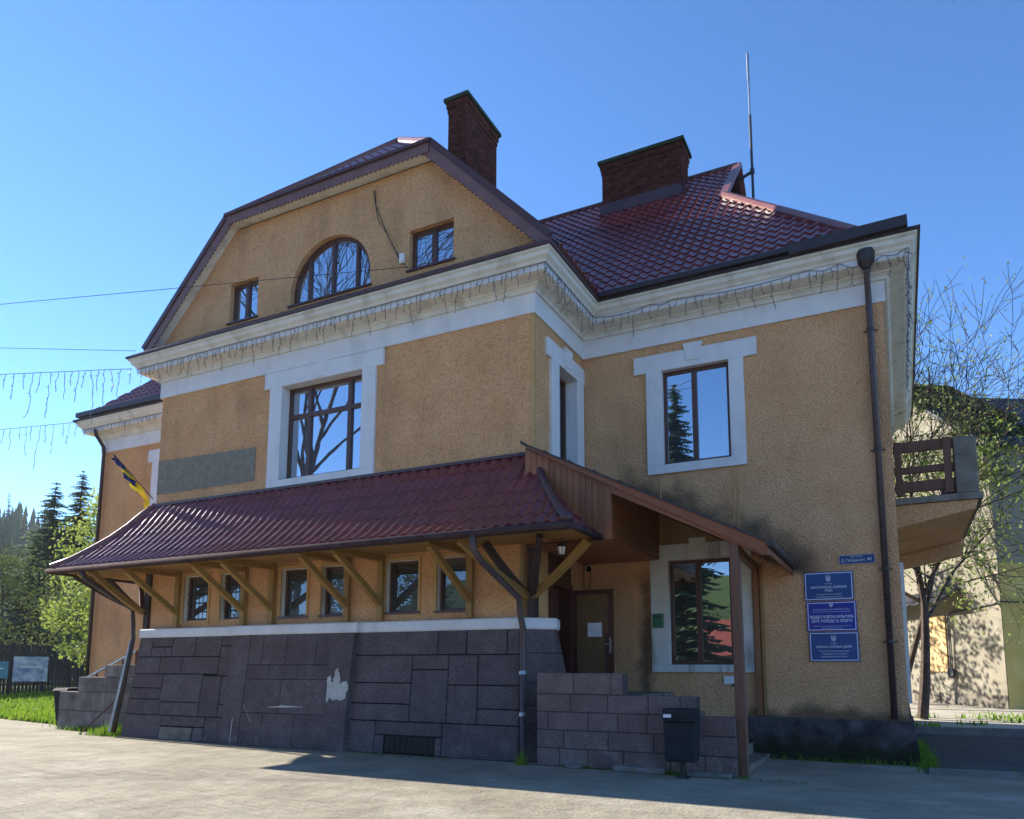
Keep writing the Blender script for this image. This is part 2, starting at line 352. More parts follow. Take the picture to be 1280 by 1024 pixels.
M['hill'] = mat('hill_meadow', (.035, .07, .025), (.10, .15, .045), scale=.018, rough=1)
M['house'] = mat('lime_render', (.205, .185, .14), (.275, .255, .20), scale=1.0, rough=.95, bump=.3, bscale=20); stain(M['house'], dirt(.4, (.28, .24, .17), (1, 1, .5)))
M['house_y'] = mat('yellow_render', (.42, .33, .10), (.52, .42, .16), scale=1.2, rough=.95)
M['ply'] = mat('plywood', (.52, .35, .17), (.62, .44, .23), scale=3, rough=.8)
M['roofdark'] = mat('slate_roof', (.02, .02, .024), (.045, .042, .045), scale=3, rough=.7)
M['fence'] = mat('old_fence', (.03, .032, .036), (.065, .065, .07), scale=3, rough=.9, stretch=(4, 4, .4))
M['poster'] = mat('poster_print', (.10, .22, .42), (.55, .66, .78), scale=2.2, rough=.5, detail=3)
M['poster2'] = mat('poster_teal', (.03, .18, .30), (.10, .34, .46), scale=2.5, rough=.5)
M['redroof'] = mat('red_roof', (.28, .07, .05), (.36, .10, .07), scale=2, rough=.6)
M['peel'] = mat('peeled_plaster', (.42, .40, .36), (.56, .54, .50), scale=7, rough=.95, bump=.5)
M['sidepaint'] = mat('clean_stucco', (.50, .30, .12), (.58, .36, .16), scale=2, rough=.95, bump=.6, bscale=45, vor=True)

# ---------------------------------------------------------------- ground
def disc(name, m, r, z, n=64):
    b = MB(); b.add([(r*math.cos(2*math.pi*i/n), r*math.sin(2*math.pi*i/n), z) for i in range(n)], [tuple(range(n))]); return struct(b.build(name, m))
disc('ground', M['earth'], 3500, -.03)
b = MB(); b.quad((-60,-60,0), (60,-60,0), (60,8.6,0), (-12,8.6,0), (-14.6,1.05,0), (-20.2,2.1,0), (-60,10,0)); struct(b.build('paved_square', M['pave']))
b = MB(); b.quad((6.2,1.45,.004), (60,5.5,.004), (60,10.0,.004), (6.05,10.0,.004)); struct(b.build('lane', M['asphalt']))
# lawn: gently rising sheet on the left
b = MB(); nx, ny = 30, 14; lv = []
def lawn_pt(i, j):
    t = i/nx; s = j/ny
    e = Vector((-14.6, 1.05, 0)).lerp(Vector((-48, 7.3, 0)), t)
    p = e + Vector((.16, .99, 0))*0 + Vector((-.35, .94, 0))*(s*26)
    z = .015 + .62*min(1, s*2.0)**1.2 + .05*noise.noise(Vector((p.x*.4, p.y*.4, 0)))*min(1, s*6)
    return (p.x, p.y, z)
b.add([lawn_pt(i, j) for j in range(ny+1) for i in range(nx+1)], [(j*(nx+1)+i+1, j*(nx+1)+i, (j+1)*(nx+1)+i, (j+1)*(nx+1)+i+1) for j in range(ny) for i in range(nx)])
struct(b.build('lawn', M['lawn'], smooth=True))
# raised dusty path on the right, behind a kerb
b = MB(); b.add([(6.05,10.35,.14),(30,13.2,.14),(30,40,.5),(6.05-12,40,.5)], [(0,1,2,3)]); struct(b.build('dusty_path', M['dirt']))
b = MB(); b.beam((6.0,10.2,.08), (30,13.05,.08), .22, .2); struct(b.build('path_kerb', M['kerb']))
b = MB(); b.beam((6.25,1.42,.035), (40,4.0,.035), .14, .1); struct(b.build('lane_kerb', M['kerb']))

# ---------------------------------------------------------------- the building
B = thing('municipal_building', (-5.26, 7.5, 0), 'ochre stucco municipal building with half-hipped gable wing, tiled canopy and dark red roofs', 'building')
D, RX, LX, ZF = 2.53, 6.03, -16.5, 8.45
X_, Z_ = (1,0,0), (0,0,1)
# openings
SW = [(-9.3,-8.47), (-8.07,-7.33), (-6.2,-5.45), (-5.05,-4.35), (-3.35,-2.55), (-2.12,-1.42)]
def arch(x0, x1, z0, zc, n=20):
    r = (x1-x0)/2; cx = (x0+x1)/2
    return [(x0, z0), (x1, z0)] + [(cx + r*math.cos(math.pi*i/n), zc + r*math.sin(math.pi*i/n)) for i in range(n+1)]
poly_wall('wing_front_wall', M['stucco'], B, (0,0,0), X_, Z_, rect(-10.5, 0, 5.3, ZF+.1), [rect(-6.38,-4.08,5.85,8.06)], .28, M['white'])
poly_wall('ground_floor_wall', M['stucco'], B, (0,.02,0), X_, Z_, rect(-10.5, -.3, 2.3, 5.3), [rect(a, c, 2.74, 3.81) for a, c in SW], .2)
# gable wall
gx = -5.26
poly_wall('gable_wall', M['stucco2'], B, (0,0,0), X_, Z_, [(-10.75,9.4), (.23,9.4), (.23,9.78), (-2.27,12.44), (-8.25,12.44), (-10.75,9.78)],
          [rect(-8.28,-7.36,10.0,11.03), rect(-2.95,-1.84,10.05,10.98), arch(-6.3,-3.98,10.0,10.3)], .2)
# return wall (faces +X): u runs along +Y
Y_ = (0,1,0)
poly_wall('return_wall', M['stucco'], B, (0,0,0), Y_, Z_, rect(0, D, 5.3, ZF+.1), [rect(1.12,2.1,5.85,7.82)], .3, M['white'])
poly_wall('return_lower_wall', M['stucco'], B, (-.02,0,0), Y_, Z_, rect(.45, D, 0, 5.3), [rect(.78,1.72,1.2,3.25)], .25, M['doorbrown'])
b = MB(); b.quad((-.3,.02,2.3), (-.02,.45,2.3), (-.02,.45,5.3), (-.3,.02,5.3)); b.build('chamfer_wall', M['sidepaint'], B)
b = MB(); b.quad((-.32,.02,5.3), (0,.02,5.3), (0,.5,5.3), (-.02,.5,5.3)); b.build('chamfer_soffit', M['sidepaint'], B)
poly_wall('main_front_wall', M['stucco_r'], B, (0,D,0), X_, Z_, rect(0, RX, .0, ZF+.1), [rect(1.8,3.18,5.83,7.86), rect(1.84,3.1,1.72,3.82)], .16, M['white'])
poly_wall('left_return_wall', M['stucco'], B, (-10.5,0,0), (0,-1,0), Z_, rect(-D, 0, 0, ZF+.1), [], 0)
poly_wall('left_front_wall', M['stucco'], B, (0,D,0), X_, Z_, rect(LX, -10.5, 0, ZF+.1), [rect(-13.7,-12.3,5.83,7.86)], .16, M['white'])
poly_wall('right_side_wall', M['sidepaint'], B, (RX,0,0), Y_, Z_, rect(D, 13.1, 0, ZF+.1), [], 0)
poly_wall('left_side_wall', M['sidepaint'], B, (LX,0,0), (0,-1,0), Z_, rect(-13.1, -D, 0, ZF+.1), [], 0)
poly_wall('back_wall', M['sidepaint'], B, (0,13.1,0), (-1,0,0), Z_, rect(-RX, -LX, 0, ZF+.1), [], 0)
# thin raised render strips that divide the walls
b = MB(); b.box(-.07,.012,-.012,.07,5.7,ZF); b.build('corner_strip', M['sidepaint'], B)
b = MB(); b.box(3.17,3.20,D-.012,D+.01,4.5,5.62); b.build('render_strip', M['sidepaint'], B)
b = MB(); b.box(3.26,3.29,D-.012,D+.01,4.45,5.62); b.build('render_strip', M['sidepaint'], B)
b = MB(); b.box(1.70,1.73,D-.012,D+.01,5.1,5.62); b.build('render_strip', M['sidepaint'], B)

# cornice: profile swept along the eaves
path = [(LX,13.1), (LX,D), (-10.5,D), (-10.5,0), (0,0), (0,D), (RX,D), (RX,13.1)]
def sweep(path, prof, close=False):
    """prof: list of (outward offset, z); outward = right-hand side of the walking direction"""
    b = MB(); n = len(prof); P = [Vector((*p, 0)) for p in path]
    for i, p in enumerate(P):
        d0 = (p - P[i-1]).normalized() if i else None
        d1 = (P[i+1] - p).normalized() if i < len(P)-1 else None
        n0 = Vector((d0.y, -d0.x, 0)) if d0 else None; n1 = Vector((d1.y, -d1.x, 0)) if d1 else None
        if n0 is None: m = n1
        elif n1 is None: m = n0
        else: m = (n0 + n1); m = m / m.dot(n0)
        b.v += [tuple(p + m*o + Vector((0,0,z))) for o, z in prof]
    for i in range(len(P)-1):
        for k in range(n-1):
            b.f.append((i*n+k, (i+1)*n+k, (i+1)*n+k+1, i*n+k+1))
    return b
sweep(path, [(0,8.45),(.05,8.45),(.05,8.86),(.045,8.86)]).build('frieze', M['white'], B)
sweep(path, [(.05,8.86),(.095,8.86),(.095,8.92),(.13,8.955),(.17,8.965),(.17,9.0),(.40,9.035),(.42,9.05)]).build('cornice_soffit', M['cream'], B)
sweep(path, [(.42,9.05),(.44,9.05),(.44,9.155),(.46,9.17)]).build('cornice_fascia', M['white'], B)
sweep(path, [(.46,9.17),(.48,9.18),(.50,9.22),(.56,9.27),(.58,9.34),(.62,9.36),(.62,9.405),(.3,9.45),(0,9.46)]).build('cornice_crown', M['cream'], B)
sweep([(-10.5,0.3), (-10.5,0), (0,0), (0,D)], [(.58,9.41),(.665,9.41),(.665,9.455),(.0,9.93),(-.05,9.93)]).build('gable_flashing', M['roofmetal'], B)
# edge strips and gutters of the main eaves
sweep([(0,D-.0), (RX,D), (RX,13.1)], [(.58,9.41),(.67,9.41),(.67,9.46),(.40,9.50),(-.5,9.58)]).build('eave_edge', M['darkgutter'], B)
sweep([(LX,13.1), (LX,D), (-10.5,D)], [(.58,9.41),(.67,9.41),(.67,9.46),(.40,9.50),(-.5,9.58)]).build('eave_edge', M['darkgutter'], B)
b = MB(); b.beam((.66,D-.69,9.50), (4.6,D-.69,9.53), .13, .10); b.beam((4.5,D-.69,9.52), (6.50,D-.69,9.56), .15, .20); b.build('eave_gutter', M['darkgutter'], B)
b = MB(); b.beam((-11.2,D-.69,9.52), (-16.9,D-.69,9.55), .15, .14); b.build('eave_gutter', M['darkgutter'], B)

# ---------------------------------------------------------------- tiled roofs
TW, TH = .232, .35
def tile_mesh_data(w, h, lip=.028, amp=.044, nu=10):
    prof = []
    for k in range(nu+1):
        u = k/nu; ph = (u*2*math.pi)
        prof.append((u*w, amp*(.5 - .5*math.cos(ph))**1.5))
    vs = []; fs = []
    rows = [(0.0, -.03), (0.0, lip), (0.0, lip), (.5, lip*.5), (1.05, -.001)]
    for v, dz in rows:
        for (u, z) in prof:
            dip = -(.018 if lip > .02 else .008)*(math.cos(u/w*2*math.pi))*(1 if v < .01 else 0)
            vs.append((u, v*h + dip, (z + dz) if dz > -.005 else z*0 - .004))
    n = nu+1
    for r in (0, 2, 3):
        for k in range(nu): fs.append((r*n+k, r*n+k+1, (r+1)*n+k+1, (r+1)*n+k))
    return vs, fs
def inside(poly, p, eps=1e-4):
    n = len(poly)
    for i in range(n):
        a, c = poly[i], poly[(i+1) % n]
        if (c[0]-a[0])*(p[1]-a[1]) - (c[1]-a[1])*(p[0]-a[0]) < -eps: return False
    return True
def clip_poly(poly, sub):
    """convex clip used only to test overlap"""
    out = sub
    n = len(poly)
    for i in range(n):
        a, c = poly[i], poly[(i+1) % n]; res = []
        for j in range(len(out)):
            p, q = out[j], out[(j+1) % len(out)]
            sp = (c[0]-a[0])*(p[1]-a[1]) - (c[1]-a[1])*(p[0]-a[0]); sq = (c[0]-a[0])*(q[1]-a[1]) - (c[1]-a[1])*(q[0]-a[0])
            if sp >= 0: res.append(p)
            if sp*sq < 0:
                t = sp/(sp-sq); res.append((p[0]+(q[0]-p[0])*t, p[1]+(q[1]-p[1])*t))
        out = res
        if not out: return []
    return out
def area(p): return abs(sum(p[i][0]*p[(i+1) % len(p)][1] - p[(i+1) % len(p)][0]*p[i][1] for i in range(len(p))))/2
def tiles_on(O, U, V, poly, tw, th, u0=0.0, v0=0.0, lip=.028):
    """returns list of (mesh, matrix, centre, ntri) of tiles covering a convex polygon (ccw, in u,v metres)"""
    O = Vector(O); U = Vector(U).normalized(); V = Vector(V).normalized(); Nn = U.cross(V)
    BM = Matrix(((U.x,V.x,Nn.x,O.x),(U.y,V.y,Nn.y,O.y),(U.z,V.z,Nn.z,O.z),(0,0,0,1)))
    us = [p[0] for p in poly]; vs_ = [p[1] for p in poly]
    tv, tf = tile_mesh_data(tw, th, lip); full = bpy.data.meshes.new('tile'); full.from_pydata(tv, [], tf); full.materials.append(M['tile'])
    full.polygons.foreach_set('use_smooth', [True]*len(full.polygons)); full.update()
    res = []
    for j in range(math.floor((min(vs_)-v0)/th), math.ceil((max(vs_)-v0)/th)):
        for i in range(math.floor((min(us)-u0)/tw), math.ceil((max(us)-u0)/tw)):
            x = u0 + i*tw; y = v0 + j*th
            c = [(x,y),(x+tw,y),(x+tw,y+th),(x,y+th)]
            mt = BM @ Matrix.Translation((x, y, 0)); ctr = BM @ Vector((x+tw/2, y+th/2, 0))
            if all(inside(poly, p) for p in c): res.append((full, mt, ctr))
            else:
                cp = clip_poly(poly, c)
                if len(cp) < 3 or area(cp) < .004: continue
                bm = bmesh.new(); vv = [bm.verts.new(p) for p in tv]
                for f in tf: bm.faces.new([vv[k] for k in f])
                n = len(poly)
                for k in range(n):
                    a, e = poly[k], poly[(k+1) % n]
                    if a[1] == e[1] and a[1] <= min(vs_)+1e-6: continue      # leave the eave lip alone
                    nn = Vector((-(e[1]-a[1]), e[0]-a[0], 0))
                    g = list(bm.verts)+list(bm.edges)+list(bm.faces)
                    if g: bmesh.ops.bisect_plane(bm, geom=g, plane_co=(a[0]-x, a[1]-y, 0), plane_no=nn, clear_inner=True)
                if not bm.faces: bm.free(); continue
                me = bpy.data.meshes.new('tile'); bm.to_mesh(me); bm.free(); me.materials.append(M['tile'])
                me.polygons.foreach_set('use_smooth', [True]*len(me.polygons)); res.append((me, mt, ctr))
    return res
def place_tiles(lst, parent, nmax=300):
    lst = sorted(lst, key=lambda t: (t[2]-CAM).length)
    for me, mt, c in lst[:nmax]:
        o = bpy.data.objects.new('tile', me); COL.objects.link(o); o.parent = parent; o.matrix_basis = mt
    if len(lst) > nmax:
        b = MB()
        for me, mt, c in lst[nmax:]:
            b.add([mt @ v.co for v in me.vertices], [tuple(p.vertices) for p in me.polygons])
        o = b.build('tile_field', M['tile'], parent, smooth=True); o['kind'] = 'stuff'
MS = 1.03; SL = math.sqrt(1 + MS*MS); ZE = 9.6; YE = 1.9; HW = 5.88; YR = YE+HW; ZR = ZE+MS*HW; XE = .62
def slab(pts, n, t):
    """roof board: polygon pts with thickness t below"""
    n = Vector(n).normalized(); b = MB(); a = [Vector(p) for p in pts]; b.hexa([p - n*t for p in a], a); return b
nf = Vector((0, -MS, 1)).normalized()
GX = 2.65; XR = 5.7; YG = 5.55      # gablet foot on the front slope
zg = ZE + MS*(YG-YE)
r1 = slab([(XE,YE,ZE),(XR,YE,ZE),(GX,YG,zg),(GX,YR,ZR),(gx,YR,ZR)], nf, .06).build('main_roof', M['roofmetal'], B)
V1 = Vector((0, 1, MS)).normalized(); s = lambda y: (y-YE)*SL
lo = tiles_on((0,YE,ZE), X_, V1, [(XE-.05,-.12),(XR+.02,-.12),(XR,0),(GX,s(YG)),(XE-(YG-YE),s(YG))], TW, TH, 0, -.12)
nrow = s(YG); up = tiles_on((0,YE,ZE), X_, V1, [(XE-(YG-YE),s(YG)),(GX,s(YG)),(GX,s(YR)),(gx,s(YR))], TW, TH, 0, -.12)
place_tiles(lo+up, r1)
# right end: hip slope and gablet
r2 = slab([(XR,YE,ZE),(XR,2*YR-YE,ZE),(GX,2*YR-YG,zg),(GX,YG,zg)], (1.2,0,1), .06).build('hip_roof', M['roofmetal'], B)
ML = (zg-ZE)/(XR-GX); LL = math.hypot(zg-ZE, XR-GX)
place_tiles(tiles_on((XR,YE,ZE), Y_, (-1,0,ML), [(0,0),(2*HW,0),(2*HW-(YG-YE),LL),((YG-YE),LL)], TW, TH), r2, 0)
b = MB(); b.hexa([(GX-.35,YG+.02,zg),(GX-.35,2*YR-YG-.02,zg),(GX-.35,YR,ZR-.05)], [(GX-.3,YG+.02,zg),(GX-.3,2*YR-YG-.02,zg),(GX-.3,YR,ZR-.05)]); b.build('gablet', M['roofmetal'], B)
b = MB(); b.beam((GX,YG-.05,zg+.02), (GX,YR,ZR+.04), .10, .22, (1,0,.2)); b.beam((GX,2*YR-YG,zg), (GX,YR,ZR+.04), .10, .22, (1,0,.2)); b.build('gablet_verge', M['cap'], B)
b = MB(); b.tube([(XR-.05,YE+.05,ZE+.06),(GX+.02,YG-.02,zg+.06)], .10, 8); b.build('hip_cap', M['cap'], r2)
b = MB(); b.tube([(GX,YR,ZR+.02),(gx,YR,ZR+.02)], .09, 8); b.build('ridge_cap', M['roofmetal'], r1)
# back slope and left wing, mirrored
r3 = slab([(XR,2*YR-YE,ZE),(2*gx-XR,2*YR-YE,ZE),(2*gx-GX,2*YR-YG,zg),(2*gx-GX,YR,ZR),(GX,YR,ZR),(GX,2*YR-YG,zg)], (0,MS,1), .06).build('back_roof', M['roofmetal'], B)
LXR = 2*gx-XR; LGX = 2*gx-GX; LXE = 2*gx-XE
r4 = slab([(LXR,YE,ZE),(LXE,YE,ZE),(gx,YR,ZR),(LGX,YR,ZR),(LGX,YG,zg)], nf, .06).build('left_roof', M['roofmetal'], B)
lo = tiles_on((0,YE,ZE), X_, V1, [(LXR,0),(LXE,0),(LXE+(YG-YE),s(YG)),(LGX,s(YG))], TW, TH)
up = tiles_on((0,YE,ZE), X_, V1, [(LGX,s(YG)),(LXE+(YG-YE),s(YG)),(gx,s(YR)),(LGX,s(YR))], TW, TH)
place_tiles(lo+up, r4, 0)
r5 = slab([(LXR,2*YR-YE,ZE),(LXR,YE,ZE),(LGX,YG,zg),(LGX,2*YR-YG,zg)], (-1.2,0,1), .06).build('left_hip_roof', M['roofmetal'], B)
b = MB(); b.hexa([(LGX+.3,YG+.02,zg),(LGX+.3,2*YR-YG-.02,zg),(LGX+.3,YR,ZR-.05)], [(LGX+.35,YG+.02,zg),(LGX+.35,2*YR-YG-.02,zg),(LGX+.35,YR,ZR-.05)]); b.build('gablet', M['roofmetal'], B)
# wing roof
YV = -.25; hc = 2.95; zc_ = ZE + MS*(HW-hc); YH = YV + hc
ry = lambda x: ZE + MS*(HW-abs(x-gx))
for sg, nm in ((1, 'wing_roof'), (-1, 'wing_roof')):
    ex = gx+sg*HW; hx = gx+sg*hc
    pts = [(ex,YV,ZE),(ex,YE,ZE),(gx,YR,ZR),(gx,YH,ZR),(hx,YV,zc_)]
    if sg < 0: pts = pts[::-1]
    w = slab(pts, (sg*MS,0,1), .07).build(nm, M['roofmetal'], B)
    ss = lambda d: d*SL
    if sg > 0: pl = [(YV,0),(YE,0),(YR,ss(HW)),(YH,ss(HW)),(YV,ss(HW-hc))]; t = tiles_on((ex,0,ZE), Y_, (-1,0,MS), pl, TW, TH)
    else: pl = [(-YE,0),(-YV,0),(-YV,ss(HW-hc)),(-YH,ss(HW)),(-YR,ss(HW))]; t = tiles_on((ex,0,ZE), (0,-1,0), (1,0,MS), pl, TW, TH)
    place_tiles(t, w, 0)
b = MB(); b.tube([(gx,YH,ZR+.02),(gx,YR,ZR+.02)], .09, 8); b.build('ridge_cap', M['cap'], B)
h = slab([(gx-hc,YV,zc_),(gx+hc,YV,zc_),(gx,YH,ZR)], (0,-MS,1), .07).build('half_hip_roof', M['roofmetal'], B)
place_tiles(tiles_on((0,YV,zc_), X_, V1, [(gx-hc+.05,.05),(gx+hc-.05,.05),(gx,hc*SL)], TW, TH, 0, .05, lip=.016), h, 60)
for sg in (-1, 1):
    b = MB(); b.tube([(gx+sg*hc,YV-.02,zc_+.05),(gx+sg*hc*.5,YV+hc*.5,(zc_+ZR)/2+.05),(gx,YH,ZR+.05)], .10, 8); b.build('hip_cap', M['cap'], h)
# barge boards with a toothed lower edge and boarded soffit
def barge(p, q, name='barge_board', drop=.21):
    p = Vector(p); q = Vector(q); d = (q-p); L = d.length; d.normalize(); nn = Vector((0,-1,0)).cross(d).normalized()
    if nn.z > 0: nn = -nn
    n = int(L/.12); b = MB(); f = Vector((0,-.03,0))
    top = [p + d*(L*i/n) for i in range(n+1)]
    for i in range(n):
        a, c = top[i], top[i+1]; m_ = (a+c)/2
        b.hexa([a+f, c+f, c+f+nn*drop, m_+f+nn*(drop+.05), a+f+nn*drop], [a, c, c+nn*drop, m_+nn*(drop+.05), a+nn*drop])
    return b.build(name, M['fascia'], B)
yb = YV-.0
pL = (gx-HW+.12,yb,ry(gx-HW+.12)+.02); kL = (gx-hc,yb,zc_+.02); kR = (gx+hc,yb,zc_+.02); pR = (gx+HW-.12,yb,ry(gx+HW-.12)+.02)
barge(pL, kL); barge((kL[0],kL[1]-.035,kL[2]), (kR[0],kR[1]-.035,kR[2]), drop=.19); barge(kR, pR)
b = MB(); e = Vector((0,0,.045))
b.beam(Vector(pL)+Vector((0,-.03,.05)), Vector(kL)+Vector((-.03,-.03,.05)), .12, .07, (0,-1,0)); b.beam(Vector(kL)+Vector((-.05,-.06,.035)), Vector(kR)+Vector((.05,-.06,.035)), .12, .07); b.beam(Vector(kR)+Vector((.03,-.03,.05)), Vector(pR)+Vector((0,-.03,.05)), .12, .07, (0,-1,0))
b.build('verge_trim', M['roofmetal'], B)
b = MB(); nn = Vector((-MS,0,1)).normalized()*.24
for p, q in ((Vector(pL), Vector(kL)), (Vector(kR), Vector(pR))):
    d = (q-p).normalized(); o = Vector((0,-1,0)).cross(d).normalized(); o = o if o.z < 0 else -o
    b.quad(p+o*.17, q+o*.17, q+o*.17+Vector((0,.28,0)), p+o*.17+Vector((0,.28,0)))
b.quad(Vector(kL)+Vector((0,0,-.155)), Vector(kR)+Vector((0,0,-.155)), Vector(kR)+Vector((0,.28,-.155)), Vector(kL)+Vector((0,.28,-.155)))
b.build('verge_soffit', M['cream'], B)

# chimneys
def chimney(x0, x1, y0, y1, z0, z1, fl):
    b = MB(); b.box(x0,x1,y0,y1,z0,z1-.42); b.box(x0-.02,x1+.02,y0-.02,y1+.02,z1-.42,z1-.28); b.box(x0-.045,x1+.045,y0-.045,y1+.045,z1-.28,z1-.1)
    c = b.build('chimney', M['brick'], B)
    b = MB(); b.hexa([(x0-.10,y0-.10,z1-.1),(x1+.10,y0-.10,z1-.1),(x1+.10,y1+.10,z1-.1),(x0-.10,y1+.10,z1-.1)], [(x0-.1,y0-.1,z1),(x1+.1,y0-.1,z1),(x1+.1,y1+.1,z1),(x0-.1,y1+.1,z1)])
    b.build('chimney_cap', M['capmoss'], c)
    if fl:
        b = MB(); b.box(x0-.05,x1+.05,y0-.06,y0-.02,fl[0],fl[1]); b.box(x1+.02,x1+.06,y0-.06,y1,fl[0]+.1,fl[1]); b.build('flashing', M['roofmetal'], c)
chimney(-4.08,-3.52,3.25,4.95,13.4,16.87,None)
chimney(-1.0,1.32,6.75,7.5,14.3,16.28,(14.5,14.92))
# antenna mast
A = thing('roof_mast', (3.15,7.0,13.2), 'tall thin metal antenna mast fixed beside the roof gablet', 'antenna')
b = MB(); b.tube([(3.15,7.0,13.1),(3.15,7.0,16.5)], .035, 8); b.build('lower_tube', M['irondark'], A)
b = MB(); b.tube([(3.15,7.0,16.4),(3.15,7.0,17.6)], .024, 8); b.tube([(3.15,7.0,17.55),(3.15,7.0,18.35)], .034, 8); b.build('upper_tube', M['metal'], A)
b = MB(); b.beam((2.35,7.2,14.7), (3.18,7.0,14.85), .06, .06); b.tube([(3.15,7.0,14.78),(3.15,7.0,14.92)], .06, 8); b.build('bracket', M['irondark'], A)

# ---------------------------------------------------------------- windows
def window(O, U, w, h, cols, rows, depth, glass, name='window', fw=.07, sill=True, bars=None, arched=None, framem='brown'):
    """O: lower-left of opening on wall plane, U along the wall, outward = U x Z; glass set back by depth"""
    O = Vector(O); U = Vector(U).normalized(); Z = Vector((0,0,1)); Nn = U.cross(Z)
    P = lambda u, v, d: O + U*u + Z*v + Nn*d
    def bar(b, u0, u1, v0, v1, d0, d1):
        b.hexa([P(u0,v0,d1),P(u1,v0,d1),P(u1,v0,d0),P(u0,v0,d0)], [P(u0,v1,d1),P(u1,v1,d1),P(u1,v1,d0),P(u0,v1,d0)])
    d0, d1 = -depth, -depth+.06
    fr = MB()
    if arched:
        r, zc = arched; n = 20
        ring = [(w, 0)] + [(w/2 + r*math.cos(math.pi*i/n), zc + r*math.sin(math.pi*i/n)) for i in range(n+1)] + [(0, 0)]
        inn = [(w-fw, fw)] + [(w/2 + (r-fw)*math.cos(math.pi*i/n), zc + (r-fw)*math.sin(math.pi*i/n)) for i in range(n+1)] + [(fw, fw)]
        for i in range(len(ring)):
            a, c = ring[i], ring[(i+1) % len(ring)]; e, f = inn[i], inn[(i+1) % len(ring)]
            fr.hexa([P(*a,d0),P(*c,d0),P(*f,d0),P(*e,d0)], [P(*a,d1),P(*c,d1),P(*f,d1),P(*e,d1)])
        for c in cols[1:-1]:
            u = c*w; zt = zc + math.sqrt(max(0, r*r-(u-w/2)**2)); bar(fr, u-.035, u+.035, fw, zt-.02, d0+.003, d1+.012)
    else:
        bar(fr, 0, fw, 0, h, d0, d1); bar(fr, w-fw, w, 0, h, d0, d1); bar(fr, fw, w-fw, 0, fw, d0, d1); bar(fr, fw, w-fw, h-fw, h, d0, d1)
        for c in cols[1:-1]: bar(fr, c*w-.05, c*w+.05, fw, h-fw, d0+.003, d1+.012)
        for r_ in rows[1:-1]: bar(fr, fw, w-fw, r_*h-.045, r_*h+.045, d0+.006, d1+.009)
    wo = fr.build(name, M[framem], B)
    for i in range(len(cols)-1):
        for j in range(len(rows)-1):
            u0, u1, v0, v1 = cols[i]*w+.03, cols[i+1]*w-.03, rows[j]*h+.03, rows[j+1]*h-.03
            g = MB(); dd = d0+.02 + random.uniform(-.003,.003); tl = random.uniform(-.006,.006)
            if arched:
                r, zc = arched; N_ = 6
                top = [(u0+(u1-u0)*k/N_, zc + math.sqrt(max(.0004, (r-.03)**2-(u0+(u1-u0)*k/N_-w/2)**2))) for k in range(N_+1)]
                lp = [(u0,.03),(u1,.03)] + top[::-1]
                g.add([P(u, v, dd) for u, v in lp], [tuple(range(len(lp)))])
            else: g.quad(P(u0,v0,dd), P(u1,v0,dd+tl), P(u1,v1,dd+tl), P(u0,v1,dd))
            g.build('pane', M[glass], wo)
    if sill:
        k = MB(); bar(k, -.05, w+.05, -.03, 0.012, d0+.03, .05); k.build('sill', M['roofmetal'], wo)
    if bars:
        k = MB()
        for i in range(1, bars[0]): k.tube([P(w*i/bars[0], .02, -depth*.5), P(w*i/bars[0], h-.02, -depth*.5)], .009, 6)
        for j in range(1, bars[1]): k.tube([P(.02, h*j/bars[1], -depth*.5+.012), P(w-.02, h*j/bars[1], -depth*.5+.012)], .009, 6)
        k.build('grille', M['irondark'], wo)
    # black sheet standing in for the unlit room behind the panes
    k = MB(); k.quad(P(-.2,-.2,d0-.03), P(w+.2,-.2,d0-.03), P(w+.2,h+.2,d0-.03), P(-.2,h+.2,d0-.03)); k.build('dark_backing', M['black'], wo)
    return wo
def surround(wo, O, U, loops, depth, m, name='surround'):
    """white raised frame made of boxes (u0,u1,v0,v1) on the wall plane"""
    O = Vector(O); U = Vector(U).normalized(); Z = Vector((0,0,1)); Nn = U.cross(Z); P = lambda u, v, d: O + U*u + Z*v + Nn*d
    for i, L in enumerate(loops):
        b = MB(); d = depth + (.02 if len(L) > 4 else 0)
        if len(L) == 4:
            u0, u1, v0, v1 = L; q = [(u0,v0),(u1,v0),(u1,v1),(u0,v1)]
        else:
            u0, u1, v0, v1, tp = L; q = [(u0+tp,v0),(u1-tp,v0),(u1,v1),(u0,v1)]
        b.hexa([P(*p,-.01) for p in q], [P(*p,d) for p in q]); b.build(name if len(L) == 4 else 'keystone', m, wo, bevel=.006)
# front upper
w = window((-6.38,0,5.85), X_, 2.30, 2.21, [0,.27,.775,1], [0,.69,1], .26, 'glass')
surround(w, (0,0,0), X_, [(-6.75,-6.38,5.85,8.06),(-4.08,-3.72,5.85,8.06),(-6.75,-3.72,5.69,5.85),(-6.93,-3.52,8.06,8.44),(-5.36,-5.06,8.10,8.50,.05)], .06, M['white'])
# right upper
w = window((1.8,D,5.83), X_, 1.38, 2.03, [0,.47,1], [0,1], .14, 'glass')
surround(w, (0,D,0), X_, [(1.46,1.8,5.83,7.86),(3.18,3.47,5.83,7.86),(1.46,3.47,5.64,5.83),(1.2,3.74,7.86,8.24),(2.27,2.67,7.98,8.36,.07)], .06, M['white'])
# right lower
w = window((1.84,D,1.72), X_, 1.26, 2.10, [0,.46,1], [0,1], .14, 'midglass')
surround(w, (0,D,0), X_, [(1.47,1.84,1.72,3.82),(3.1,3.48,1.72,3.82),(1.47,3.48,1.57,1.72),(1.47,3.48,3.82,4.15),(2.28,2.62,3.86,4.25,.05)], .06, M['oldwhite'])
